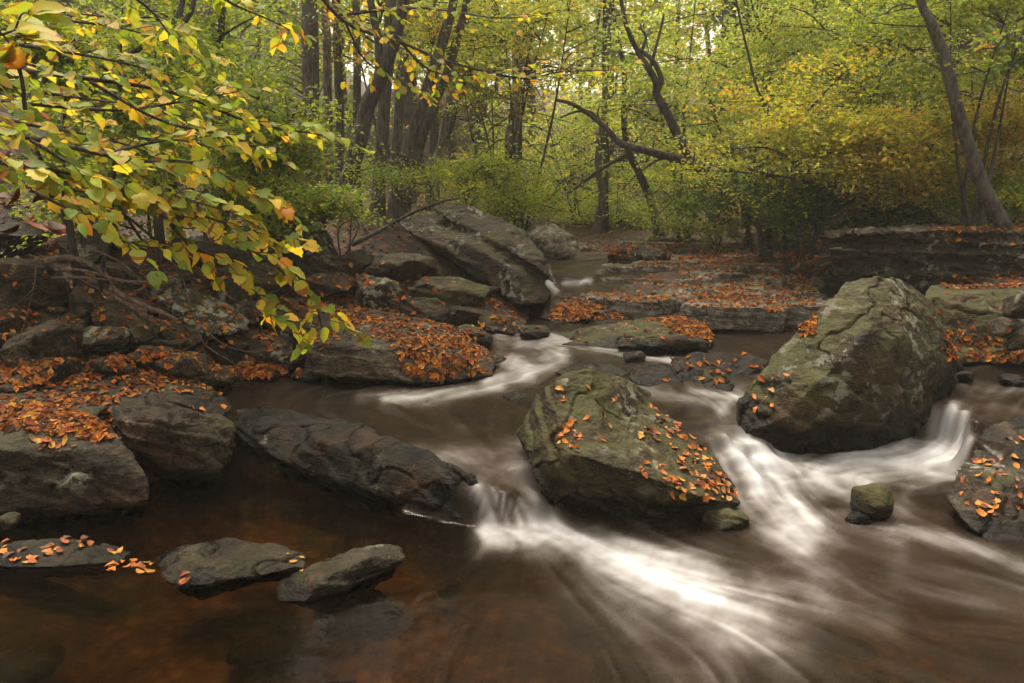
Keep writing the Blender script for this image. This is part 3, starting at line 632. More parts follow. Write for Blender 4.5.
# --- creek stones of the middle
MB_ = [('smooth', [[(543, 342, 7.9), (560, 332, 8.1), (600, 326, 8.2), (640, 317, 8.2), (680, 315, 8.1), (706, 322, 7.9), (716, 336, 7.7), (712, 348, 7.5), (660, 352, 7.35), (600, 350, 7.4), (556, 346, 7.5), (640, 330, 7.6), (640, 350, 8.4), (700, 345, 8.4)]], 'long smooth olive rock with rounded back below the leafy stepped ledge', 'rock_mossy', .018),
       ('x', [[(548, 326, 8.6), (570, 314, 8.8), (600, 308, 8.9), (628, 312, 8.8), (632, 326, 8.4), (590, 334, 8.1), (556, 333, 8.2), (590, 330, 9.2)]], 'rounded brown rock just behind the long smooth olive rock', 'rock_brown', .02),
       ('x', [[(538, 318, 9.3), (548, 300, 9.6), (566, 292, 9.9), (590, 298, 9.8), (606, 308, 9.4), (590, 320, 9.0), (556, 326, 9.0), (575, 315, 10)]], 'brown sloping rock just below the small upstream waterfall', 'rock_brown', .022),
       ('x', [[(590, 312, 9.2), (612, 300, 9.6), (650, 303, 9.5), (672, 314, 9.0), (650, 322, 8.7), (604, 320, 8.8), (640, 318, 10)]], 'flat tan rock with few leaves between brown rocks and stepped ledge', 'rock_ledge', .022),
       ('x', [[(664, 374, 6.15), (670, 357, 6.3), (700, 350, 6.45), (750, 353, 6.45), (770, 361, 6.3), (766, 378, 6.2), (730, 384, 6.0), (680, 382, 6.0), (720, 368, 6.2), (720, 390, 6.6)]], 'flat black wet rock with leaves on top in front of the still pool', 'rock_black', .014),
       ('x', [[(628, 376, 6.1), (640, 364, 6.25), (668, 362, 6.25), (688, 373, 6.15), (684, 388, 5.95), (650, 389, 5.9), (632, 386, 6.0), (660, 392, 6.4)]], 'low black wet rock behind the top of the leaf covered boulder', 'rock_black', .013),
       ('x', [[(688, 382, 5.95), (704, 368, 6.0), (720, 367, 6.0), (736, 384, 5.9), (730, 392, 5.75), (700, 392, 5.75), (712, 394, 6.1)]], 'small pyramid shaped wet stone in front of the flat black rock', 'rock_dark', .012),
       ('x', [[(500, 394, 5.5), (520, 385, 5.75), (545, 382, 5.8), (552, 392, 5.6), (540, 402, 5.35), (510, 402, 5.35), (530, 408, 5.7)]], 'low black stone breaking the water left of the leaf covered boulder', 'rock_dark', .011),
       ('x', [[(552, 372, 6.3), (570, 364, 6.5), (610, 364, 6.5), (632, 372, 6.3), (620, 380, 6.1), (570, 380, 6.1), (600, 386, 6.5)]], 'dark flat stone just behind the peak of the leaf covered boulder', 'rock_dark', .013)]
for nm, hu, lab, mt, vx_ in MB_:
    rock('rock', hu, lab, mt, vx_, .02 if vx_ < .016 else .03, 2, auto=True)
blob('stone', 512, 324, 552, 339, None, 'small flat brown stone at the head of the white rapids', 'rock_brown', dep=.2)
blob('stone', 604, 336, 716, 356, None, 'low broken dark rock along the foot of the long smooth olive rock', 'rock_dark', dep=.16)
blob('stone', 622, 350, 648, 364, None, 'round wet cobble with white water curling over it', 'rock_brown', dep=.1)
blob('stone', 998, 374, 1030, 388, None, 'small dark stone in the right pool at the frame edge', 'rock_dark', dep=.12)
blob('stone', 956, 370, 975, 384, None, 'tiny wet stone by the right shoulder of the tall dome boulder', 'rock_dark', dep=.08)
blob('stone', 942, 350, 962, 378, 6.15, 'narrow dark stone squeezed behind the tall dome boulder', 'rock_dark', dep=.12)
# --- right bank slabs
rs = random.Random(17); lay_ = []
edges = [230, 240, 252, 260, 273, 280, 293]
for k in range(6):
    off = [.0, .10, -.03, .12, .02, .08][k]; L_ = []
    for j, xx in enumerate((814 + (26, 4, 14, 0, 18, 8)[k], 850, 892, 935, 980, 1030, 1090)):
        o2 = off + rs.uniform(-.16, .16); dip = (j - 3) * 1.3 * (k > 0); tpy = edges[k] + dip + rs.uniform(-2, 2) + (3 - j if k == 0 and j < 3 else 0); bpy_ = edges[k + 1] + (j - 3) * 1.3 - rs.uniform(-.5, 3.0)
        L_ += [(xx, tpy, 8.45 + o2), (xx, bpy_, 8.45 + o2 + rs.uniform(.02, .12))]
    for xx in (820, 900, 1000, 1090): L_ += [(xx, edges[k], 9.7), (xx, edges[k + 1] + 2, 9.7)]
    if k == 0: L_ += [(835, 229, 9.5), (900, 226, 9.6), (960, 224, 9.7), (1080, 226, 9.6)]
    lay_.append(L_)
rock('rock_slab', lay_, 'massive dark layered rock shelf on the right bank behind the tall dome boulder', 'rock_grey', .018, .06, 1, bed=(.16, -.1, .95), bedk=6, wetband=-.3)
rock('rock_slab', [[(922, 296, 6.9), (930, 285, 7.4), (1000, 282, 7.5), (1100, 283, 7.3), (1100, 350, 6.7), (1020, 362, 6.6), (960, 360, 6.6), (935, 356, 6.65), (930, 318, 6.8), (1010, 318, 6.75), (940, 345, 7.6), (1090, 345, 7.6)],
                   [(940, 352, 6.6), (950, 345, 6.7), (1020, 350, 6.6), (1100, 345, 6.5), (1100, 368, 6.4), (1000, 366, 6.45), (950, 362, 6.5), (1000, 360, 7)]],
     'flat faced greenish rock wall on the right bank with leaves on its step', 'rock_mossy', .02, .03, 3, bedk=4)
blob('stone', 1006, 288, 1036, 322, 6.4, 'upper grey stone stacked at the right edge of the rock wall', 'rock_grey', dep=.15)
blob('stone', 988, 316, 1020, 338, 6.45, 'middle grey stone stacked at the right edge of the rock wall', 'rock_grey', dep=.15)
blob('stone', 1000, 334, 1036, 352, 6.4, 'lower grey stone stacked at the right edge of the rock wall', 'rock_brown', dep=.15)
blob('rock', 600, 245, 672, 266, None, 'low layered grey rock band across the head of the creek', 'rock_grey', dep=.5, amp=.08, vox=.04)
blob('rock', 784, 250, 818, 294, None, 'brown split rock at the left end of the massive layered shelf', 'rock_brown', dep=.4)
# --- stepped bedrock ledge: one outcrop of many fused plates
rs = random.Random(5); plates = []
Y = 7.9; row = 0
while Y < 15.5:
    ztop = .60 + (min(Y, 11) - 7.9) * .07 + max(0, Y - 11) * .03
    xl = 1.75 if Y < 8.3 else (.75 if Y < 9 else (.95 if Y < 10 else (1.2 if Y < 11 else (1.7 if Y < 12.5 else 2.1))))
    xr = 3.2 if Y < 9 else (3.9 if Y < 11 else 4.9)
    x = xl + rs.uniform(-.1, .1)
    while x < xr:
        w = rs.uniform(.28, .95) * (1 if Y < 11 else 1.3); dpt = rs.uniform(.55, .85) * (1 + (Y - 8) * .06)
        zt = ztop + rs.uniform(-.075, .07); th = .26
        n = 8; pts = []
        for k in range(n):
            a = 2 * math.pi * k / n + rs.uniform(-.25, .25); r_ = rs.uniform(.8, 1.1)
            qx = x + w / 2 + math.cos(a) * w * .62 * r_; qy = Y + dpt * .5 + math.sin(a) * dpt * .62 * r_
            zz = zt + rs.uniform(-.01, .01) - .03 * (qy - Y)
            pts.append(Vector((qx, qy, zz))); pts.append(Vector((qx + rs.uniform(-.03, .03), qy + (.05 if math.sin(a) < 0 else 0), zz - th)))
        plates.append(pts); x += w * .85
    Y += rs.uniform(.36, .55) * (1 + (Y - 8) * .06); row += 1
V, F = remesh_hulls(plates, .022, 1)
finish_rock('rock_ledge', V, F, 'stepped bedrock ledge of thin plates strewn with orange leaves', M['rock_ledge'], .022, 90, cat='ledge', bed=(.05, 0, 1), bedk=14, wetband=-.12)
# --- cobbles tucked between the bigger rocks
rs = random.Random(8)
def gz1(x, y): return float(ground_z([x], [y])[0])
for k in range(46):
    pxx, pyy = rs.uniform(-10, 500), rs.uniform(268, 372)
    Yk = 5.0 + (372 - pyy) * .03 + pxx * .0025 + rs.uniform(-.2, .3)
    p_ = P(pxx, pyy, Yk); z_ = gz1(p_.x, p_.y); s_ = rs.uniform(.05, .13)
    if abs(z_ - p_.z) > .35: continue
    q = Vector((p_.x, p_.y, z_ + s_ * .3))
    _seed[0] += 1; pts = []
    for j in range(14):
        a = rs.uniform(0, 6.28); b_ = math.asin(rs.uniform(-1, 1))
        pts.append(q + Vector((math.cos(a) * math.cos(b_) * s_ * 1.3, math.sin(a) * math.cos(b_) * s_, math.sin(b_) * s_ * .7)))
    V, F = remesh_hulls([pts], max(.012, s_ / 8), 3)
    mk_ = rs.choice(['brown', 'grey', 'dark']); pl_ = 'under the hanging branch' if pxx < 170 else ('between the root tangle and the leafy ledge' if pxx < 330 else 'below the tilted slab boulder')
    finish_rock('stone', V, F, 'small ' + mk_ + ' stone tucked among bigger rocks ' + pl_, M['rock_' + mk_], s_ * .1, _seed[0], cat='stone', group='small ' + mk_ + ' stones ' + pl_)

# --- stones lying under the brown water
rs = random.Random(41)
for k in range(16):
    wx_, wy_ = rs.uniform(20, 980), rs.uniform(560, 672)
    q = G(wx_, wy_, 0); sx_ = rs.uniform(.08, .24); sy_ = sx_ * rs.uniform(.5, .9); top = rs.uniform(-.11, -.05)
    pts = []
    for j in range(16):
        a = rs.uniform(0, 6.28); b_ = math.asin(rs.uniform(-1, 1)); ca, sa = math.cos(a) * math.cos(b_), math.sin(a) * math.cos(b_)
        pts.append(Vector((q.x + ca * sx_, q.y + sa * sy_, top - .07 + math.sin(b_) * .07)))
    _seed[0] += 1; V, F = remesh_hulls([pts], .016, 3)
    finish_rock('stone', V, F, 'dark stone lying under the shallow brown water of the pool', M['rock_dark'], .012, _seed[0], cat='stone', group='stones under the shallow brown water')

# ------------------------------------------------------------------ one ray tree over rocks, ground and water for laying leaves
allV = [gV] + [r[0] for r in ROCKS]; polys = []; o_ = 0
for VV, FF in [(gV, gF)] + ROCKS:
    polys += (FF + o_).tolist(); o_ += len(VV)
BV = BVHTree.FromPolygons(np.concatenate(allV).tolist(), polys)
def shoot(px_, py_):
    h = BV.ray_cast(Vector((0, 0, CAM_H)), ray(px_, py_).normalized())
    return (h[0], h[1]) if h[0] is not None else None

def inpoly(x, y, poly):
    ins = False; n = len(poly)
    for i in range(n):
        (ax, ay), (bx, by) = poly[i], poly[(i + 1) % n]
        if (ay > y) != (by > y) and x < (bx - ax) * (y - ay) / (by - ay) + ax: ins = not ins
    return ins
def pts_in(poly, n, rs, minz=.2, clump=0, seed=1, maxtry=12):
    xs = [p[0] for p in poly]; ys = [p[1] for p in poly]; out = []; tries = 0
    while len(out) < n and tries < n * maxtry:
        tries += 1
        a, b = rs.uniform(min(xs), max(xs)), rs.uniform(min(ys), max(ys))
        if not inpoly(a, b, poly): continue
        h = shoot(a, b)
        if not h: continue
        p, nn = h
        if nn.z < 0: nn = -nn
        if nn.z < minz: continue
        if clump:
            v = fbm(np.array([[p.x * clump, p.y * clump * 1.6, p.z * clump]]), seed, 2)[0]
            if v < rs.uniform(-.45, .25): continue
        if p.z < float(water_z(np.array([p.x]), np.array([p.y]))[0]) + .015: continue
        out.append((p, nn))
    return out

# fallen leaf meshes: pointed oval, folded along the midrib and curled
def leaf_mesh(name, mat, fold, curl, wid, lobes=0, thick=False):
    n = 9; V = []; F = []
    for i in range(n):
        s = i / (n - 1); w = wid * (math.sin(math.pi * s ** .8) ** .8) * (1 + lobes * .25 * math.sin(s * 16))
        z = curl * (s - .5) ** 2
        V += [(-w, s - .5, z + fold * w), (0, s - .5, z), (w, s - .5, z + fold * w * .8)]
    for i in range(n - 1):
        a = i * 3
        F += [(a, a + 1, a + 4, a + 3), (a + 1, a + 2, a + 5, a + 4)]
    return mesh_np(name, V, np.array(F), [mat], True)
LM = {}
for ck in FM:
    LM[ck] = [leaf_mesh('fallen_leaf', FM[ck], f_, c_, w_, l_) for f_, c_, w_, l_ in ((.4, .5, .28, 0), (.7, 1.0, .24, 0), (-.3, .4, .33, 0), (.35, -.6, .34, 1))]
def rot_to(nn, rs, tilt=.35):
    nn = (nn + Vector((rs.uniform(-tilt, tilt), rs.uniform(-tilt, tilt), rs.uniform(0, tilt)))).normalized()
    q = nn.to_track_quat('Z', 'Y'); q2 = Vector((0, 0, 1)).rotation_difference(Vector((0, 0, 1)))
    from mathutils import Quaternion
    return (q @ Quaternion((0, 0, 1), rs.uniform(0, 6.283)))
def lay(poly, n, where, rs, weights, smin=.05, smax=.085, minz=.25, clump=0, group=None, pts=None):
    for p, nn in (pts if pts is not None else pts_in(poly, n, rs, minz, clump, 3)):
        ck = rs.choices(list(weights), list(weights.values()))[0]
        o = bpy.data.objects.new('fallen_leaf', rs.choice(LM[ck])); COL.objects.link(o)
        s = rs.uniform(smin * .7, smax) * .82; o.scale = (s * rs.uniform(.75, 1.1), s, s * rs.uniform(.6, 1.5))
        o.rotation_mode = 'QUATERNION'; o.rotation_quaternion = rot_to(nn, rs)
        o.location = p + nn * s * .10
        tag(o, ck + ' fallen leaf ' + where, 'leaf', ck + ' leaves ' + where)
rs = random.Random(21)
WO = {'orange': 4.5, 'golden': 2.5, 'tawny': 3, 'rust red': 2.2, 'brown': 2.6, 'pale tan': 1.0}
lay([(650, 398), (668, 408), (700, 436), (722, 462), (738, 492), (730, 502), (700, 498), (670, 492), (655, 480), (690, 478), (668, 452), (640, 440), (640, 425), (665, 430), (648, 410)], 150, 'on the boulder in mid creek', rs, WO, .045, .08, -.2)
lay([(638, 455), (660, 462), (690, 485), (705, 498), (670, 498), (640, 475)], 25, 'on the boulder in mid creek', rs, WO, .045, .075, -.2)
lay([(553, 420), (575, 418), (582, 440), (580, 456), (560, 450)], 24, 'on the boulder in mid creek', rs, WO, .045, .075, -.2)
lay([(545, 390), (620, 375), (640, 420), (600, 462), (560, 460)], 16, 'on the boulder in mid creek', rs, WO, .045, .07, 0)
lay([(960, 470), (1024, 450), (1024, 505), (985, 520), (958, 500)], 38, 'on the lichened boulder at the right edge', rs, WO, .045, .075, .1)
lay([(968, 462), (990, 442), (1024, 436), (1024, 455), (985, 468)], 14, 'on the lichened boulder at the right edge', rs, WO, .045, .075, .1)
lay([(738, 388), (790, 372), (786, 402), (742, 415)], 10, 'on the tall dome boulder', rs, WO, .05, .08, -.3)
lay([(0, 535), (125, 530), (135, 560), (0, 566)], 34, 'on the low flat stone at the left edge', rs, WO, .05, .085, .1)
lay([(160, 562), (190, 560), (188, 590), (162, 588)], 4, 'on the low rough stone in the dark pool', rs, {'orange': 1, 'rust red': 2}, .06, .09, 0)
lay([(285, 555), (310, 552), (312, 572), (288, 574)], 4, 'on the low rough stone in the dark pool', rs, {'golden': 1}, .05, .07, 0)
lay([(10, 418), (95, 425), (100, 450), (40, 450)], 26, 'on the broad dark ledge at the left edge', rs, WO, .05, .085, .3)
lay([(160, 385), (225, 400), (228, 425), (160, 412)], 8, 'on the thin mossy cap stone', rs, WO, .05, .08, .2)
# leaves afloat in the pool
fl = []
for k in range(14):
    g_ = G(rs.uniform(102, 156), rs.uniform(561, 574), .008); fl.append((g_, Vector((0, 0, 1))))
lay(None, 0, 'floating beside the low flat stone', rs, {'golden': 3, 'orange': 3, 'tawny': 1}, .06, .09, group=None, pts=fl)

# ------------------------------------------------------------------ leaf litter, far too many to count, in one mesh
def build_leaves(name, C, N, S, T, mat, parent=None, aspect=.55, fold=.12, rng=None):
    """C centres, N normals, S lengths, T tints -> one mesh of folded two-quad leaves"""
    n = len(C); rng = rng or np.random.default_rng(1)
    N = N / (np.linalg.norm(N, axis=1, keepdims=True) + 1e-9)
    r = rng.standard_normal((n, 3)); A = np.cross(N, r); A /= np.linalg.norm(A, axis=1, keepdims=True) + 1e-9
    B = np.cross(N, A); S = S[:, None]
    V = np.stack([C - A * S * .5, C - A * S * .02 + B * S * aspect * .5 + N * S * fold, C + A * S * .5 - N * S * fold * .5, C - A * S * .02 - B * S * aspect * .5 + N * S * fold], 1).reshape(-1, 3)
    F = np.arange(n * 4).reshape(n, 4)
    me = mesh_np(name, V, F, [mat], False, T)
    return link(name, me, parent)
LP = np.array([FALL['orange'], FALL['golden'], FALL['rust red'], FALL['brown'], FALL['pale tan'], FALL['tawny']])
LC, LN, LS, LT = [], [], [], []
def litter(poly, n, size, minz=.35, clump=0, w=(5, 2.5, 2.5, 3.5, .7, 4), seed=3, dark=1.0):
    for p, nn in pts_in(poly, n, rs, minz, clump, seed):
        LC.append(p + nn * size * .12); LN.append(nn + Vector((rs.uniform(-.35, .35), rs.uniform(-.35, .35), 0)))
        LS.append(size * rs.uniform(.5, 1.3)); LT.append(LP[rs.choices(range(6), w)[0]] * rs.uniform(.35, 1.0) * dark)
litter([(330, 312), (350, 303), (400, 310), (450, 324), (498, 358), (470, 362), (400, 345), (330, 325)], 780, .05, .3, 2.5)
litter([(390, 345), (470, 362), (488, 372), (430, 382), (400, 370)], 170, .065, -.2)
litter([(0, 352), (100, 358), (180, 350), (236, 372), (220, 396), (150, 392), (110, 405), (60, 410), (0, 408)], 820, .050, .3, 2.6)
litter([(0, 405), (60, 408), (110, 420), (110, 440), (0, 430)], 260, .065, .35)
litter([(225, 362), (300, 366), (300, 378), (235, 378)], 330, .06, .1)
litter([(0, 270), (330, 270), (330, 362), (0, 362)], 450, .06, .45, 2.2)
litter([(330, 262), (400, 262), (450, 290), (520, 310), (560, 318), (560, 345), (330, 345)], 380, .065, .5, 1.5)
litter([(545, 322), (560, 300), (640, 262), (815, 245), (815, 335), (700, 340), (640, 318)], 2800, .055, .6, 2.4, seed=12)
litter([(600, 244), (830, 240), (815, 262), (610, 264)], 1400, .06, .3, 1.5)
litter([(560, 310), (716, 318), (716, 345), (560, 345)], 60, .06, .4)
litter([(664, 352), (768, 354), (768, 382), (664, 384)], 45, .06, .4)
litter([(940, 330), (1024, 322), (1024, 362), (940, 360)], 150, .065, .1, 3)
litter([(930, 225), (1024, 222), (1024, 246), (930, 240)], 170, .065, .35)
litter([(940, 276), (1024, 272), (1024, 288), (940, 290)], 160, .065, .3)
litter([(930, 290), (1024, 290), (1024, 335), (930, 335)], 14, .06, -.5)
rg2 = np.random.default_rng(11)
gx = np.concatenate([rg2.uniform(-9, 9, 16000), rg2.uniform(-6, 0, 5000)]); gyy = np.concatenate([rg2.uniform(1.5, 24, 16000), rg2.uniform(4, 9, 5000)])
keep = sd_poly(gx, gyy, cr) > .2; gx, gyy = gx[keep], gyy[keep]; gzz = ground_z(gx, gyy)
gn = np.stack([rg2.normal(0, .3, len(gx)), rg2.normal(0, .3, len(gx)), np.ones(len(gx))], 1)
gt = LP[rg2.choice(6, len(gx), p=np.array([3, 1.5, 2.5, 4, 1.5, 4]) / 16.5)] * rg2.uniform(.5, 1.0, (len(gx), 1))
C_ = np.concatenate([np.array([tuple(c) for c in LC]), np.stack([gx, gyy, gzz + .012], 1)])
N_ = np.concatenate([np.array([tuple(c) for c in LN]), gn])
S_ = np.concatenate([np.array(LS), rg2.uniform(.05, .09, len(gx))]); T_ = np.concatenate([np.array(LT), gt])
tag(build_leaves('leaf_litter', C_, N_, S_, T_, M['litter'], None, .6, .14, rg2), 'orange and brown leaf litter over banks and stepped ledge', None, None, 'stuff')

# ------------------------------------------------------------------ wood: tubes, trees, shrubs
def tubes(name, lines, mat, parent=None, seg=8, rough=.06, seed=0):
    """lines: [(points, radii)]; one mesh of tapered, slightly knobbly tubes"""
    VV, FF = [], []; base = 0; rt = random.Random(seed)
    for pts, rad in lines:
        pts = [Vector(p) for p in pts]; n = len(pts)
        if n < 2: continue
        for i, p in enumerate(pts):
            d = (pts[min(i + 1, n - 1)] - pts[max(i - 1, 0)]).normalized()
            a = d.orthogonal().normalized() if i == 0 else (a - d * a.dot(d)).normalized(); b = d.cross(a)
            for k in range(seg):
                th = 2 * math.pi * k / seg; r_ = rad[i] * (1 + rt.uniform(-rough, rough))
                VV.append(tuple(p + (a * math.cos(th) + b * math.sin(th)) * r_))
        for i in range(n - 1):
            for k in range(seg):
                k2 = (k + 1) % seg
                FF.append((base + i * seg + k, base + i * seg + k2, base + (i + 1) * seg + k2, base + (i + 1) * seg + k))
        VV.append(tuple(pts[-1])); tip = len(VV) - 1
        for k in range(seg): FF.append((base + (n - 1) * seg + k, base + (n - 1) * seg + (k + 1) % seg, tip, tip))
        base = len(VV)
    FF = np.array(FF); tri = FF[:, 2] == FF[:, 3]
    me = mesh_np(name, np.array(VV), [FF[~tri], FF[tri][:, :3]], [mat], True)
    return link(name, me, parent)
def smooth_line(pts, per=5):
    pts = [Vector(p) for p in pts]; out = []
    q = [pts[0] * 2 - pts[1]] + pts + [pts[-1] * 2 - pts[-2]]
    for i in range(1, len(q) - 2):
        for k in range(per):
            t_ = k / per; a, b, c, d = q[i - 1], q[i], q[i + 1], q[i + 2]
            out.append(.5 * ((2 * b) + (c - a) * t_ + (2 * a - 5 * b + 4 * c - d) * t_ ** 2 + (3 * b - a - 3 * c + d) * t_ ** 3))
    out.append(pts[-1]); return out

PAL = {'green': [(.12, .175, .028), (.18, .235, .034), (.26, .29, .04), (.40, .34, .05)],
       'deep': [(.035, .065, .012), (.055, .09, .016), (.09, .13, .022), (.20, .17, .03)],
       'lime': [(.20, .29, .045), (.28, .36, .055), (.40, .42, .07), (.54, .38, .07)],
       'yellow': [(.26, .27, .04), (.42, .36, .05), (.54, .37, .05), (.54, .26, .05)],
       'orange': [(.15, .18, .03), (.28, .27, .04), (.46, .30, .04), (.52, .19, .03)]}
PAL['honey'] = [(.26, .29, .045), (.36, .35, .05), (.46, .38, .05), (.52, .30, .045)]
PAL['pale'] = [(.33, .41, .12), (.44, .50, .14), (.58, .54, .14), (.60, .42, .10)]  # leaf tints paled and brightened to carry the hazy light of the far centre
PW = [.36, .36, .2, .08]
def spray_leaves(rg, centers, per, rad, size, pal, flat=.25, axis=None, droop=.25):
    """flat drooping fans of leaves round each centre: the layered look of beech and hornbeam twigs"""
    n = len(centers)
    az = rg.uniform(0, 2 * np.pi, n); tilt = rg.normal(0, .25, (n, 2))
    up = np.stack([tilt[:, 0], tilt[:, 1], np.ones(n)], 1); up /= np.linalg.norm(up, axis=1, keepdims=True)
    e1 = np.stack([np.cos(az), np.sin(az), np.zeros(n)], 1); e1 -= up * (e1 * up).sum(1, keepdims=True); e1 /= np.linalg.norm(e1, axis=1, keepdims=True)
    e2 = np.cross(up, e1)
    a = rg.uniform(-1, 1, (n, per)); b = rg.uniform(-1, 1, (n, per)) * (1 - .6 * np.abs(a)) * .6
    R_ = (rad * rg.uniform(.6, 1.3, n))[:, None]
    c = centers[:, None, :] + (a * R_)[..., None] * e1[:, None, :] + (b * R_)[..., None] * e2[:, None, :]
    c[..., 2] -= droop * (a ** 2) * R_ ; c += rg.normal(0, flat * rad * .35, c.shape)
    N = up[:, None, :] + rg.normal(0, .42, c.shape)
    pal = np.array(PAL[pal]); tb = rg.choice(4, n, p=PW); k = np.where(rg.random((n, per)) < .6, tb[:, None], rg.choice(4, (n, per), p=PW))
    T = pal[k] * rg.uniform(.75, 1.2, (n, per, 1)) * rg.uniform(.8, 1.15, (n, 1, 1))
    S = size * rg.uniform(.65, 1.25, n * per)
    return c.reshape(-1, 3), N.reshape(-1, 3), S, T.reshape(-1, 3)
def cloud(rg, c, r, n, hole=.0, seed=0, sc=1.3):
    """centres in an ellipsoid, thinned where noise leaves gaps"""
    out = np.zeros((0, 3)); c = np.array(c); r = np.array(r)
    it = 0
    while len(out) < n and it < 30:
        it += 1
        p = rg.normal(0, .5, (n * 3, 3)); p = p[(p ** 2).sum(1) < 1.7]; q = c + p * r
        v = vnoise(q * np.array([sc, sc, sc * 2.4]) + seed, seed) + .5 * vnoise(q * np.array([sc, sc, sc * 3]) * 2.3, seed + 1)
        q = q[v > hole + .12 + rg.uniform(-.22, .08, len(q))]
        out = np.concatenate([out, q])
    return out[:n]

def plant(name, label, cat, base, stems, crown, barkm, group=None, trunk_seg=9, twig_n=40, seedv=0, leafm='leaf'):
    """stems: list of (points, radii) for the trunk; crown: list of dicts of clouds"""
    rg = np.random.default_rng(seedv + 100)
    root = empty(name, base); tag(root, label, cat, group); bvec = np.array(base)
    loc = lambda L: [([Vector(p) - Vector(base) for p in pts], r) for pts, r in L]
    tubes('trunk', loc(stems), M[barkm], root, trunk_seg, .07, seedv)
    if crown:
        Cs, Ns, Ss, Ts, tw = [], [], [], [], []
        allp = [Vector(p) for pts, _ in stems for p in pts]
        for cl in crown:
            cen = cloud(rg, cl['c'], cl['r'], cl['n'], cl.get('hole', -.05), seedv, cl.get('sc', 1.1))
            if not len(cen): continue
            a = spray_leaves(rg, cen, cl.get('per', 36), cl.get('rad', .3), cl['size'], cl['pal'])
            Cs.append(a[0]); Ns.append(a[1]); Ss.append(a[2]); Ts.append(a[3])
            for q in cen[:: max(1, len(cen) // max(1, cl.get('twigs', twig_n)))]:
                q = Vector(q); near_ = min(allp, key=lambda s: (s - q).length + max(0, s.z - q.z) * 1.5)
                mid = near_.lerp(q, .5) + Vector((0, 0, .12 * (q - near_).length)) + Vector(rg.normal(0, .06, 3))
                L_ = (q - near_).length; r0 = min(.03, .006 + .008 * L_)
                tw.append((smooth_line([near_, mid, q], 3), [r0 * (1 - .11 * i) + .0015 for i in range(7)]))
        cr_ = build_leaves('crown', np.concatenate(Cs) - bvec, np.concatenate(Ns), np.concatenate(Ss), np.concatenate(Ts), M[leafm], root, .6, .1, rg)
        if tw: tubes('limbs', loc(tw), M[barkm], root, 4, .05, seedv)
    return root
def pxr(Y, rx, ry, ry_m=None):   # photo radii to metres
    return (rx * Y / FPX, (ry_m if ry_m else rx * Y / FPX * .7), ry * Y / FPX)
def on_ground(x, y): return (x, y, gz1(x, y) - .05)

# --- named trees traced from the photo: (points px, Y, radii px), crown high above
def traced(label, main, Y, r0, r1, barkm, branches=(), crown_pal='lime', crown_n=14, group=None, dz=0, seedv=0, extra=None, top=3.5, size=.1):
    pts = [P(a, b, Y) for a, b in main]
    g_ = on_ground(pts[0].x, pts[0].y)
    if pts[0].z > g_[2] + .05: pts = [Vector(g_)] + pts
    d = (pts[-1] - pts[-2]).normalized(); d = (d + Vector((0, 0, .6))).normalized()
    pts = pts + [pts[-1] + d * top * .5, pts[-1] + (d + Vector((0, 0, .5))).normalized() * top]
    sm = smooth_line(pts, 5); n = len(sm)
    k = Y / FPX / 2 * .92
    rad = [(r0 + (r1 - r0) * min(1, i / (n * .6))) * k * (1 if i < n * .6 else 1 - .7 * (i - n * .6) / (n * .4)) * (1 + .6 * math.exp(-i / 1.4)) for i in range(n)]
    stems = [(sm, rad)]
    for br, b0, b1 in branches:
        q = smooth_line([P(a, b, Y) for a, b in br], 5)
        stems.append((q, [(b0 + (b1 - b0) * i / (len(q) - 1)) * k for i in range(len(q))]))
    tp = pts[-1]
    crown = [dict(c=(tp.x, tp.y, tp.z + 2.0), r=(2.0, 2.0, 1.3), n=crown_n, size=size, pal=crown_pal, per=30, rad=.45, hole=-.1, twigs=20)] if crown_n else []
    if extra: crown += extra
    return plant('tree', label, 'tree', tuple(g_), stems, crown, barkm, group, 10, seedv=seedv)

traced('dark leaning tree crossing the right side of the photo beside the massive shelf', [(1030, 272), (1010, 236), (985, 190), (970, 150), (957, 108), (945, 60), (930, 20), (918, -12)], 8.6, 17, 12, 'bark_brown', seedv=1, crown_pal='yellow')
traced('crooked dark tree bending left over the ledge with one long horizontal limb', [(765, 232), (742, 205), (718, 186), (694, 160), (680, 140), (668, 115), (657, 95), (655, 80), (640, 55), (630, 35), (622, 5)], 11.8, 16, 7, 'bark_dark',
       [([(712, 180), (690, 163), (650, 152), (620, 143), (608, 130), (590, 115), (572, 104), (556, 100)], 10, 3), ([(657, 92), (661, 78), (652, 60), (640, 50)], 7, 4), ([(650, 68), (658, 40), (664, 14)], 4, 2), ([(641, 52), (646, 38), (641, 28)], 4, 2), ([(600, 122), (590, 112), (575, 112), (560, 118)], 4, 1.5), ([(606, 130), (598, 116), (600, 104)], 3, 1.2), ([(690, 160), (664, 158), (640, 172), (622, 190)], 3, 1.2)], seedv=2, crown_pal='lime')
traced('slim dark tree standing at the far end of the ledge, curving up to the left', [(661, 243), (652, 205), (640, 175), (628, 150), (624, 120), (624, 70), (618, 40), (612, 0)], 16.5, 10, 5, 'bark_dark', [([(625, 118), (632, 100), (645, 82)], 4, 2), ([(640, 172), (652, 150), (656, 125), (662, 100)], 3, 1.5), ([(630, 152), (600, 170), (578, 186), (552, 204)], 4, 2)], seedv=3)
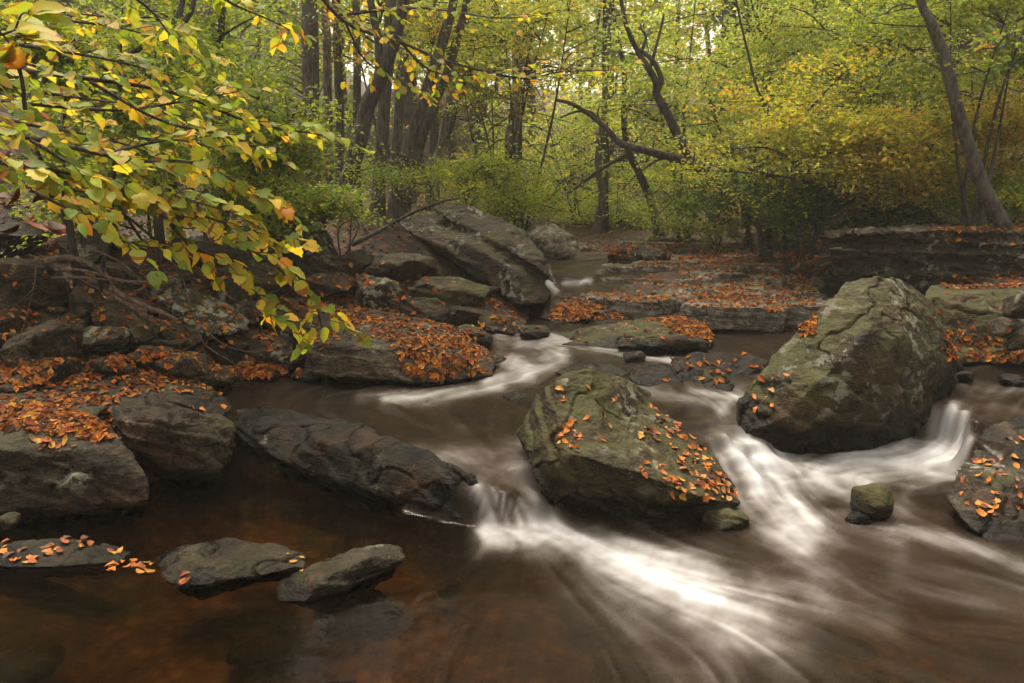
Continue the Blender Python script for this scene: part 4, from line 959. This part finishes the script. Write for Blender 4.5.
LEFT = [('dark forked tree leaning right above the bush, thickest of the left group', [(342, 205), (352, 165), (362, 130), (368, 105), (384, 68), (398, 25), (405, -10)], 11, 20, 15, 'bark_dark', [([(380, 75), (378, 40), (370, 0)], 10, 7)]),
        ('straight brown tree just right of the dark forked tree', [(377, 222), (380, 170), (384, 110), (388, 60), (391, 0)], 11.5, 14, 12, 'bark_brown', []),
        ('pale reddish straight trunk behind the left tree group', [(395, 185), (397, 140), (400, 90), (404, 30), (406, -5)], 14.5, 12, 10, 'bark_grey', []),
        ('brown tree leaning right, left stem of the close pair', [(395, 200), (408, 150), (422, 105), (432, 75), (446, 30), (455, -8)], 12, 15, 11, 'bark_brown', []),
        ('brown tree leaning right, right stem of the close pair', [(402, 205), (418, 150), (433, 105), (445, 80), (458, 35), (468, -8)], 12.3, 12, 9, 'bark_brown', []),
        ('thin pale trunk leaning right behind the close pair', [(436, 175), (444, 130), (450, 95), (462, 40), (470, -5)], 15, 9, 7, 'bark_grey', []),
        ('thin dark trunk leaning right of the thin pale trunk', [(430, 172), (448, 135), (458, 100), (470, 60)], 15.5, 8, 6, 'bark_dark', []),
        ('wide reddish trunk at the top left beyond the hanging leaves', [(312, 180), (311, 120), (310, 60), (309, -5)], 12.5, 19, 17, 'bark_brown', []),
        ('pale trunk just right of the wide reddish trunk', [(329, 180), (328, 120), (327, 60), (325, -5)], 13.5, 9, 9, 'bark_grey', []),
        ('dark brown trunk between the pale trunk and the forked tree', [(340, 185), (340, 120), (338, 60), (336, -5)], 12.8, 10, 9, 'bark_brown', []),
        ('slender reddish trunk behind the dark forked tree', [(356, 160), (357, 110), (357, 60), (356, 0)], 14, 9, 8, 'bark_brown', []),
        ('thin dark curved stem high at the left with twin beside it', [(148, 82), (160, 50), (174, 20), (184, -5)], 7.5, 8, 6, 'bark_dark', []),
        ('dark slanting stem right of the thin curved stem at upper left', [(166, 88), (172, 55), (186, 20), (196, -8)], 7.8, 7, 5, 'bark_dark', []),
        ('thin upright dark stem among leaves left of the wide reddish trunk', [(217, 90), (219, 60), (222, 20), (224, -8)], 8.5, 8, 6, 'bark_dark', []),
        ('short broken grey stump behind the bush in the middle', [(507, 190), (508, 165), (508, 142)], 15, 8, 7, 'bark_dark', []),
        ('pale straight trunk seen through leaves at top centre', [(517, 200), (517, 120), (518, 50), (519, -5)], 17, 7, 7, 'bark_grey', []),
        ('pale crooked trunk left of the slim dark tree', [(592, 248), (600, 215), (602, 190), (598, 165), (603, 120)], 18, 10, 7, 'bark_grey', []),
        ('dark twin trunk behind the pale crooked trunk', [(606, 246), (605, 200), (606, 150), (605, 110)], 18.5, 8, 6, 'bark_dark', []),
        ('broad dark trunk in shade left of the right leaning tree', [(930, 222), (931, 180), (932, 130), (940, 40), (942, -5)], 13, 17, 14, 'bark_dark', []),
        ('second broad dark trunk directly behind the right leaning tree', [(950, 222), (951, 170), (950, 90), (948, 0)], 13.6, 16, 13, 'bark_brown', []),
        ('thin slanting stem rising left from the right bank thicket', [(822, 205), (800, 175), (782, 140), (765, 105), (752, 70)], 10.5, 5, 3, 'bark_dark', []),
        ('thin grey stem beside the head of the ledge', [(735, 180), (732, 120), (735, 60), (733, 0)], 16, 8, 6, 'bark_grey', []),
        ('dark stem half hidden by yellow leaves above the ledge', [(880, 200), (878, 120), (880, 60), (882, 0)], 14.5, 10, 8, 'bark_dark', [])]
for i, (lab, mp_, Y, a, b, bk, br) in enumerate(LEFT):
    stump = 'stump' in lab
    traced(lab, mp_, Y, a, b, bk, br, crown_n=0 if stump else 22, crown_pal=['lime', 'green', 'yellow', 'lime'][i % 4], seedv=20 + i, top=.3 if stump else 3.2, size=.11)
# --- slender trees filling the wood behind
rs = random.Random(77); nb = 0
for k in range(150):
    y_ = rs.uniform(15, 42); x_ = rs.uniform(-.78, .78) * y_
    if abs(x_ - 1.2) < 1.2 and y_ < 22: continue
    if -6 < x_ < 5 and y_ < 18: continue
    if nb >= 95: break
    nb += 1
    b0 = on_ground(x_, y_); h_ = rs.uniform(7, 12); r_ = rs.uniform(.05, .17) * (1 if y_ < 28 else 1.3); lean = Vector((rs.uniform(-.8, .8), rs.uniform(-.4, .4), 0))
    pts = smooth_line([Vector(b0), Vector(b0) + Vector((0, 0, h_ * .4)) + lean * .3, Vector(b0) + Vector((0, 0, h_ * .7)) + lean * .8, Vector(b0) + Vector((0, 0, h_)) + lean * 1.3], 4)
    n = len(pts)
    mid_ = x_ / y_ > -.12 and x_ / y_ < .35
    pal = rs.choice(['pale', 'lime', 'pale'] if mid_ else (['green', 'lime', 'yellow', 'lime'] if x_ > 0 else ['green', 'green', 'lime']))
    lo = rs.uniform(.25, .6)
    crown = [dict(c=(x_ + lean.x, y_ + lean.y, b0[2] + h_ * (lo + .25)), r=(rs.uniform(1.5, 2.6), 1.8, h_ * .3), n=30 if y_ < 22 else 52, size=.10 + .004 * y_, pal=pal, per=26, rad=.55, hole=-.05, twigs=22, sc=.7)]
    bk_ = rs.choice(['bark_grey', 'bark_dark', 'bark_brown']); sec_ = 'left of the forked tree' if x_ / y_ < -.24 else ('right of the crooked tree' if x_ / y_ > .24 else 'behind the creek head')
    lb_ = {'bark_grey': 'grey', 'bark_dark': 'dark', 'bark_brown': 'brown'}[bk_] + ' slender tree with ' + {'pale': 'haze-paled yellow', 'lime': 'yellow green', 'green': 'green', 'yellow': 'golden'}[pal] + ' leaves ' + ('deep in the wood ' if y_ > 28 else 'in the wood ') + sec_
    plant('slender_tree', lb_, 'tree', b0, [(pts, [r_ * (1 - .75 * i / (n - 1)) for i in range(n)])], crown, bk_, lb_.replace('tree with', 'trees with'), 7, seedv=300 + k)

# --- undergrowth and saplings: photo centre, distance, radii, palette, leaf size, sprays, label
US = [(60, 70, 6.3, 150, 110, 'green', .06, 280, 'dense dark green shrub filling the upper left corner behind the hanging leaves'),
      (200, 40, 8.6, 110, 90, 'green', .06, 170, 'dark green sapling around the thin curved stems at upper left'),
      (245, 140, 7.4, 70, 70, 'green', .055, 200, 'green bush between hanging leaves and wide reddish trunk'),
      (150, 190, 7.8, 120, 45, 'green', .055, 170, 'shadowed bush on top of the left rock pile'),
      (335, 218, 8.6, 55, 22, 'green', .05, 190, 'small leaved bush hanging over the dark lichened slab'),
      (300, 110, 14.5, 80, 90, 'green', .08, 120, 'mid green sapling in front of the wide reddish trunk'),
      (400, 25, 12.5, 90, 45, 'orange', .055, 60, 'sapling with orange tipped leaves at the top above the left trees'),
      (500, 85, 13, 90, 50, 'orange', .055, 75, 'orange and yellow leaved branchy sapling at top centre'),
      (455, 180, 10.6, 95, 34, 'green', .05, 140, 'spreading light green bush behind the tilted slab boulder'),
      (525, 203, 12.2, 50, 20, 'lime', .055, 90, 'yellowish bush above the pale boulder'),
      (520, 30, 13, 110, 60, 'pale', .075, 170, 'pale sunlit crown high in the centre left of the crooked tree'),
      (580, 150, 19, 90, 70, 'pale', .09, 210, 'thin yellow sapling before the distant trunks in the centre'),
      (610, 215, 20, 60, 30, 'lime', .08, 160, 'low yellow green thicket at the far end of the creek'),
      (690, 70, 15.5, 80, 80, 'lime', .085, 190, 'green crown around the top of the crooked dark tree'),
      (760, 110, 14.0, 80, 65, 'pale', .08, 190, 'bright sapling right of the crooked dark tree'),
      (720, 212, 14, 80, 25, 'green', .07, 140, 'dark green bush under the long horizontal limb'),
      (795, 203, 11, 95, 30, 'deep', .06, 230, 'green bush drooping toward the ledge on the right'),
      (800, 40, 13.5, 105, 60, 'pale', .075, 210, 'shimmering yellow green crown at top right of centre'),
      (820, 130, 10.2, 95, 50, 'honey', .062, 270, 'light green layered sapling behind the tall dome boulder'),
      (880, 60, 11.5, 95, 75, 'green', .065, 290, 'green layered crown left of the top of the leaning tree'),
      (895, 165, 10.2, 75, 38, 'yellow', .06, 230, 'golden sapling spreading in front of the broad dark trunks'),
      (850, 217, 10.4, 60, 18, 'deep', .05, 150, 'low green shrub sprawling over the left end of the massive shelf'),
      (1010, 120, 9.9, 50, 70, 'yellow', .055, 240, 'yellow leaved sapling at the right edge beside the leaning tree'),
      (1010, 205, 9.6, 60, 45, 'lime', .055, 240, 'yellow green bush behind the foot of the leaning tree'),
      (1000, 20, 9.2, 90, 60, 'green', .06, 200, 'green crown in the upper right corner behind the leaning tree'),
      (900, 240, 8.1, 0, 0, 'green', .04, 0, '')]
for i, (cx, cy, Y, rx, ry, pal, sz, n, lab) in enumerate(US):
    if not n: continue
    if cx > 560 and cy < 180: rx, ry = rx * 1.25, ry * 1.3
    c = P(cx, cy, Y); rr = pxr(Y, rx, ry); bx = on_ground(c.x, c.y + .1); r2 = random.Random(900 + i)
    stems = []
    for s in range(4):
        e = Vector((c.x + r2.uniform(-.6, .6) * rr[0], c.y + r2.uniform(-.5, .5) * rr[1], c.z + r2.uniform(-.1, .7) * rr[2]))
        b_ = Vector((bx[0] + r2.uniform(-.12, .12), bx[1] + r2.uniform(-.1, .1), bx[2])); m_ = b_.lerp(e, .5) + Vector((r2.uniform(-.15, .15), 0, .15))
        L_ = (e - b_).length; sm = smooth_line([b_, m_, e], 5)
        stems.append((sm, [(.010 + .006 * L_) * (1 - .8 * k / (len(sm) - 1)) for k in range(len(sm))]))
    plant('sapling' if cy < 180 else 'bush', lab, 'sapling' if cy < 180 else 'bush', bx, stems, [dict(c=tuple(c), r=rr, n=int(n * 1.0), size=sz, pal=pal, per=44, rad=.20 + .024 * Y, hole=.06, twigs=50, sc=1.4)], 'bark_dark', None, 6, seedv=600 + i)
# random low shrubs of the understorey so the wood floor is closed
rs = random.Random(13)
for k in range(24):
    y_ = rs.uniform(12, 24); x_ = rs.uniform(-.8, .8) * y_
    if (-1 < x_ < 5.2 and y_ < 16.5) or (abs(x_ - 1.4) < 1.3 and y_ < 19): continue
    b0 = on_ground(x_, y_); h_ = rs.uniform(.8, 2.2)
    pal = rs.choice(['green', 'green', 'lime', 'yellow'])
    lb_ = 'low ' + {'green': 'green', 'lime': 'yellow green', 'yellow': 'golden'}[pal] + ' shrub on the wood floor ' + ('behind the left tree group' if x_ < -1 else ('at the head of the creek' if x_ < 4 else 'behind the right bank saplings'))
    plant('shrub', lb_, 'shrub', b0, [([Vector(b0), Vector(b0) + Vector((rs.uniform(-.2, .2), 0, h_))], [.015, .006])],
          [dict(c=(x_, y_, b0[2] + h_ * .6), r=(rs.uniform(.9, 1.7), .8, h_ * .6), n=80, size=.075, pal=pal, per=30, rad=.35, hole=-.05, twigs=16)], 'bark_dark', lb_.replace('shrub on', 'shrubs on'), 5, seedv=800 + k)
# far wood: one mass of foliage on the slopes
rg = np.random.default_rng(55); Cs, Ns, Ss, Ts = [], [], [], []
for k in range(150):
    y_ = rg.uniform(30, 58); x_ = rg.uniform(-.85, .85) * y_; z0 = gz1(x_, y_)
    cen = cloud(rg, (x_, y_, z0 + rg.uniform(2, 11)), (3.6, 2.6, 3.6), 26, -.1, k, .35)
    mid_ = -.15 < x_ / y_ < .3
    a = spray_leaves(rg, cen, 24, 1.3, .30, rg.choice(['pale', 'pale', 'yellow'] if mid_ else ['lime', 'lime', 'pale']), .5)
    Cs.append(a[0]); Ns.append(a[1]); Ss.append(a[2]); Ts.append(a[3])
tag(build_leaves('far_woods', np.concatenate(Cs), np.concatenate(Ns), np.concatenate(Ss), np.concatenate(Ts), M['leaf'], None, .7, .1, rg), 'hazy yellow green woods on the far slope', None, None, 'stuff')

# ------------------------------------------------------------------ hanging branches with broad leaves, near left
def broad_leaf(kind):
    """outline fan of a broad, slightly toothed leaf, length 1 along +Y, base at origin"""
    W = {'oval': [(.0, 0), (.17, .06), (.30, .20), (.36, .38), (.33, .56), (.24, .74), (.12, .88), (0, 1.0)],
         'lobed': [(.0, 0), (.22, .02), (.38, .14), (.34, .30), (.44, .48), (.30, .58), (.26, .78), (.10, .84), (0, 1.0)],
         'narrow': [(.0, 0), (.10, .08), (.19, .25), (.22, .45), (.18, .65), (.10, .85), (.03, .95), (0, 1.08)]}[kind]
    return W
def branch_obj(name, label, lines, leaf_spots, group=None, barkm='twig', seedv=0, pal=None, base=None):
    base = Vector(base if base else lines[0][0][0])
    root = empty(name, base); tag(root, label, 'branch', group)
    tubes('twigs', [([Vector(p) - base for p in pts], r) for pts, r in lines], M[barkm], root, 6, .1, seedv)
    V, F3, F4, T = [], [], [], []; r2 = random.Random(seedv + 5)
    cols = [(.15, .24, .03), (.22, .31, .035), (.30, .36, .04), (.46, .42, .05), (.60, .43, .05), (.60, .28, .035), (.42, .13, .03), (.11, .18, .025)]
    for p, d, s in leaf_spots:
        p = Vector(p) - base
        kd = r2.choices(['oval', 'lobed', 'narrow'], [5, 4, 2])[0]; W = broad_leaf(kd)
        d = d.normalized(); up = Vector((r2.gauss(0, .45), -.55 + r2.gauss(0, .35), 1)).normalized()
        n_ = (up - d * up.dot(d)).normalized(); x_ = d.cross(n_)
        col = Vector(r2.choices(cols, pal or [7, 7, 5, 4, 2.8, 1.2, .4, 4])[0]) * r2.uniform(.8, 1.15)
        age = r2.choice([0, .1, .4, .9]); fold = r2.uniform(.1, .6); curl = r2.uniform(-.1, .5); b0 = len(V)
        for (wx, wy) in W:
            z_ = -curl * wy * wy; jj = 1 + r2.uniform(-.1, .1)
            for sx in ((-1, 0, 1)):
                V.append(tuple(p + s * (x_ * (sx * wx * jj) + d * wy + n_ * (z_ + abs(sx) * wx * fold * .6 + .02 * math.sin(wy * 14) * sx))))
        for i in range(len(W) - 1):
            a = b0 + i * 3; F4 += [(a, a + 1, a + 4, a + 3), (a + 1, a + 2, a + 5, a + 4)]
            k1 = max(0, min(1, age * (i / 6) ** 1.5 + r2.uniform(-.12, .12))); cc = col.lerp(Vector((.50, .34, .05)), k1)
            if r2.random() < .05: cc = Vector((.22, .09, .03))
            T += [tuple(cc), tuple(cc * r2.uniform(.85, 1.12))]
    me = mesh_np('leaves', np.array(V), np.array(F4), [M['near_leaf']], True, np.array(T))
    link('leaves', me, root)
    return root
rs = random.Random(31)
def grow(main, Y0, Y1, r0, leafs, spread=.2, gap=.043, droop=.3):
    n = len(main); pts = smooth_line([P(a, b, Y0 + (Y1 - Y0) * i / (n - 1)) for i, (a, b) in enumerate(main)], 6)
    lines = [(pts, [r0 * (1 - .8 * i / (len(pts) - 1)) + .0012 for i in range(len(pts))])]; spots = []
    acc = 0; side = 1
    for a, b in zip(pts[:-1], pts[1:]):
        acc += (b - a).length
        if acc > gap:
            acc = 0; side = -side; d = (b - a).normalized()
            out = d.cross(Vector((0, 0, 1))).normalized() * side
            L_ = rs.uniform(.3, 1.0) * spread
            e = b + (d * .7 + out * rs.uniform(.4, 1.0) + Vector((0, 0, rs.uniform(-droop, .15)))).normalized() * L_
            m_ = b.lerp(e, .5) + Vector((0, 0, .02)); tw = smooth_line([b, m_, e], 4)
            lines.append((tw, [.0025 * (1 - .6 * i / (len(tw) - 1)) for i in range(len(tw))]))
            dd = (e - b).normalized(); k = 0; s2 = 1
            for q in tw[2::2] + [tw[-1]]:
                s2 = -s2; ld = dd + dd.cross(Vector((0, 0, 1))).normalized() * s2 * rs.uniform(.3, .9) + Vector((0, 0, rs.uniform(-.55, .1)))
                spots.append((q, ld, rs.uniform(*leafs)))
    spots.append((pts[-1], (pts[-1] - pts[-2]).normalized() + Vector((0, 0, -.2)), leafs[1]))
    return lines, spots
def hang(label, mains, leafs=(.035, .070), seedv=0, **kw):
    L_, S2 = [], []
    for m_, Y0, Y1, r0 in mains:
        a, b = grow(m_, Y0, Y1, r0, leafs, **kw); L_ += a; S2 += b
    return branch_obj('leafy_branch', label, L_, S2, None, seedv=seedv)
hang('upper hanging branch of green leaves reaching right toward the tree trunks', [([(-70, 60), (60, 75), (170, 92), (250, 122), (322, 135)], 2.7, 3.3, .009), ([(90, 82), (160, 120), (220, 135), (262, 150)], 2.75, 3.1, .005), ([(-60, 95), (40, 105), (120, 110), (190, 100), (235, 92)], 2.8, 3.2, .007)], seedv=1)
hang('middle hanging branch of mixed green and yellow leaves at the left', [([(-70, 120), (40, 140), (130, 160), (200, 165), (275, 205)], 2.6, 3.0, .009), ([(30, 140), (110, 185), (170, 195), (240, 215)], 2.6, 2.9, .006), ([(-60, 160), (20, 165), (90, 178), (150, 190)], 2.5, 2.8, .006), ([(100, 155), (170, 140), (215, 148)], 2.7, 3.0, .005)], (.042, .082), seedv=2)
hang('lowest hanging branch with golden leaves drooping over the left pool', [([(-60, 150), (60, 175), (150, 205), (220, 235), (270, 262), (312, 300), (322, 328)], 2.7, 3.1, .008), ([(140, 200), (200, 215), (250, 232), (285, 240)], 2.8, 3.1, .005), ([(160, 212), (190, 245), (225, 262), (262, 300), (272, 320)], 2.8, 3.0, .005), ([(30, 190), (80, 215), (120, 240), (165, 250)], 2.55, 2.7, .005)], (.038, .076), seedv=3)
hang('small twig of large golden leaves in the upper left corner', [([(25, 110), (22, 80), (14, 50), (-8, 22)], 1.9, 1.9, .004), ([(-40, 45), (0, 35), (15, 30)], 1.9, 1.9, .003)], (.06, .10), 4, gap=.06, spread=.1)
hang('thin branch with a few leaves crossing the top left centre', [([(190, -20), (235, 5), (270, 20), (290, 30)], 3.2, 3.6, .005), ([(110, -20), (150, 10), (170, 35)], 3.0, 3.3, .005)], (.05, .08), 5, gap=.09)
hang('dense branch of smaller leaves behind the big ones at the left edge', [([(-80, 30), (20, 45), (110, 60), (180, 78)], 3.8, 4.4, .01), ([(-80, 60), (30, 90), (130, 105), (190, 118)], 3.8, 4.3, .008), ([(-80, 100), (30, 125), (110, 140), (210, 175)], 3.7, 4.1, .008), ([(-80, 150), (20, 185), (90, 205)], 3.6, 3.9, .008), ([(60, 20), (130, 30), (210, 60)], 4.2, 4.6, .006), ([(-40, 5), (60, 12), (150, 22)], 4.2, 4.6, .006)], (.05, .08), 6, gap=.045, spread=.3)
# orange-leaved branch over top centre
hang('dark branch with orange leaves reaching across the top centre', [([(300, -30), (345, 22), (400, 42), (450, 62), (520, 78), (560, 72), (610, 70)], 5.6, 6.2, .014), ([(400, 42), (430, 70), (470, 75), (540, 62)], 5.8, 6.2, .008), ([(345, 22), (365, 60), (400, 82), (425, 92)], 5.6, 5.9, .008), ([(340, 15), (420, 8), (500, 18), (560, 12)], 5.7, 6.1, .008)], (.045, .07), 7, gap=.06, spread=.4)

# bare twigs and roots of the left bank
def bare(name, label, strands, barkm='bark_dead', cat='twig', group=None, seedv=0):
    lines = []
    for pts, Y, a, b in strands:
        sm = smooth_line([P(x, y, Y) if not isinstance(Y, tuple) else P(x, y, Y[0] + (Y[1] - Y[0]) * i / (len(pts) - 1)) for i, (x, y) in enumerate(pts)], 5)
        lines.append((sm, [a + (b - a) * i / (len(sm) - 1) for i in range(len(sm))]))
    base = lines[0][0][0]
    o = tubes(name, [([p - base for p in pts], r) for pts, r in lines], M[barkm], None, 6, .12, seedv); o.location = base
    return tag(o, label, cat, group)
bare('bare_twig', 'thin bare twig hanging down over the left rocks', [([(36, 265), (34, 285), (26, 318), (18, 340), (8, 356)], 4.4, .004, .002), ([(34, 288), (22, 300), (12, 306)], 4.4, .002, .001), ([(25, 318), (32, 330), (40, 340)], 4.4, .002, .001)], seedv=3)
bare('bare_twig', 'bare reddish twig fan drooping to the water below the golden leaves', [([(182, 275), (192, 310), (202, 340), (212, 350), (232, 362), (240, 372)], 4.6, .004, .0015), ([(202, 340), (180, 352), (160, 362)], 4.6, .002, .001), ([(202, 345), (208, 368), (205, 385)], 4.6, .002, .001), ([(196, 322), (225, 345), (255, 352), (275, 345)], 4.6, .0025, .001)], seedv=4)
bare('bare_twig', 'hair thin reddish twig hanging over the edge of the brown pool', [([(308, 322), (318, 350), (326, 384), (318, 406)], 4.8, .0016, .0008)], seedv=9)
bare('bare_twig', 'short reddish twig hanging in front of the oval brown rock', [([(244, 268), (256, 315), (270, 345)], 4.7, .002, .001)], seedv=10)
bare('dead_roots', 'tangle of reddish dead roots across the top of the left rock pile', [([(40, 262), (68, 258), (90, 264), (104, 276)], 6.2, .03, .018), ([(45, 272), (80, 270), (120, 280), (150, 282)], 6.1, .014, .008), ([(52, 278), (90, 278), (140, 284)], 6.0, .012, .006), ([(110, 288), (135, 302), (160, 312), (178, 320)], 6.0, .026, .014), ([(112, 295), (140, 312), (172, 326)], 5.95, .014, .008), ([(104, 272), (112, 284), (110, 292)], 6.1, .012, .01), ([(95, 250), (120, 262), (140, 280), (150, 300)], 6.2, .008, .004), ([(30, 255), (60, 268), (100, 290)], 6.1, .01, .005)], cat='roots', seedv=5)
bare('fallen_branch', 'dark fallen branch leaning over the left end of the tilted slab boulder', [([(352, 245), (385, 228), (410, 214), (440, 202), (460, 198)], 9.3, .03, .012), ([(400, 218), (392, 208), (398, 198)], 9.3, .012, .005)], 'bark_dark', 'branch', seedv=6)
bare('fallen_branch', 'dead log lying along the back edge of the stepped ledge', [([(640, 243), (680, 240), (720, 243), (760, 238)], 15.8, .07, .05), ([(700, 242), (712, 234), (722, 232)], 15.8, .03, .01)], 'bark_dark', 'log', seedv=7)
bare('fallen_branch', 'dead slanting limb caught between trees in the centre', [([(552, 204), (578, 186), (604, 168), (628, 150), (650, 122)], 17, .05, .025), ([(560, 200), (556, 192), (560, 180)], 17, .02, .01), ([(578, 186), (596, 192), (606, 200)], 17, .02, .008)], 'bark_dead', 'branch', seedv=8)
# curled brown dead leaves at the left edge
r2 = random.Random(4)
for k in range(9):
    p = P(r2.uniform(5, 62), r2.uniform(195, 232), 2.9); o = link('dead_leaf', r2.choice(LM['rust red'] if r2.random() < .5 else LM['brown']), None, p)
    s = r2.uniform(.07, .11); o.scale = (s, s, s); o.rotation_euler = (r2.uniform(-1, 1), r2.uniform(-1, 1), r2.uniform(0, 6))
    tag(o, 'curled dead brown leaf caught in the twigs at the left edge', 'leaf', 'dead brown leaves caught in the left twigs')

# ------------------------------------------------------------------ thin autumn haze
hv = np.array([(x, y, z) for x in (-78, 78) for y in (-13, 133) for z in (-3, 75)], float)
hf = np.array([(0, 1, 3, 2), (4, 6, 7, 5), (0, 4, 5, 1), (2, 3, 7, 6), (0, 2, 6, 4), (1, 5, 7, 3)])
hm = bpy.data.materials.new('haze_air'); hm.use_nodes = True; hm.node_tree.nodes.clear()
ho = hm.node_tree.nodes.new('ShaderNodeOutputMaterial'); hp = hm.node_tree.nodes.new('ShaderNodeVolumePrincipled')
hp.inputs['Color'].default_value = (.95, .92, .80, 1); hp.inputs['Density'].default_value = HAZE; hp.inputs['Anisotropy'].default_value = .2
hm.node_tree.links.new(hp.outputs[0], ho.inputs['Volume'])
tag(link('haze', mesh_np('haze', hv, hf, [hm])), 'thin pale haze in the autumn woods', None, None, 'stuff')
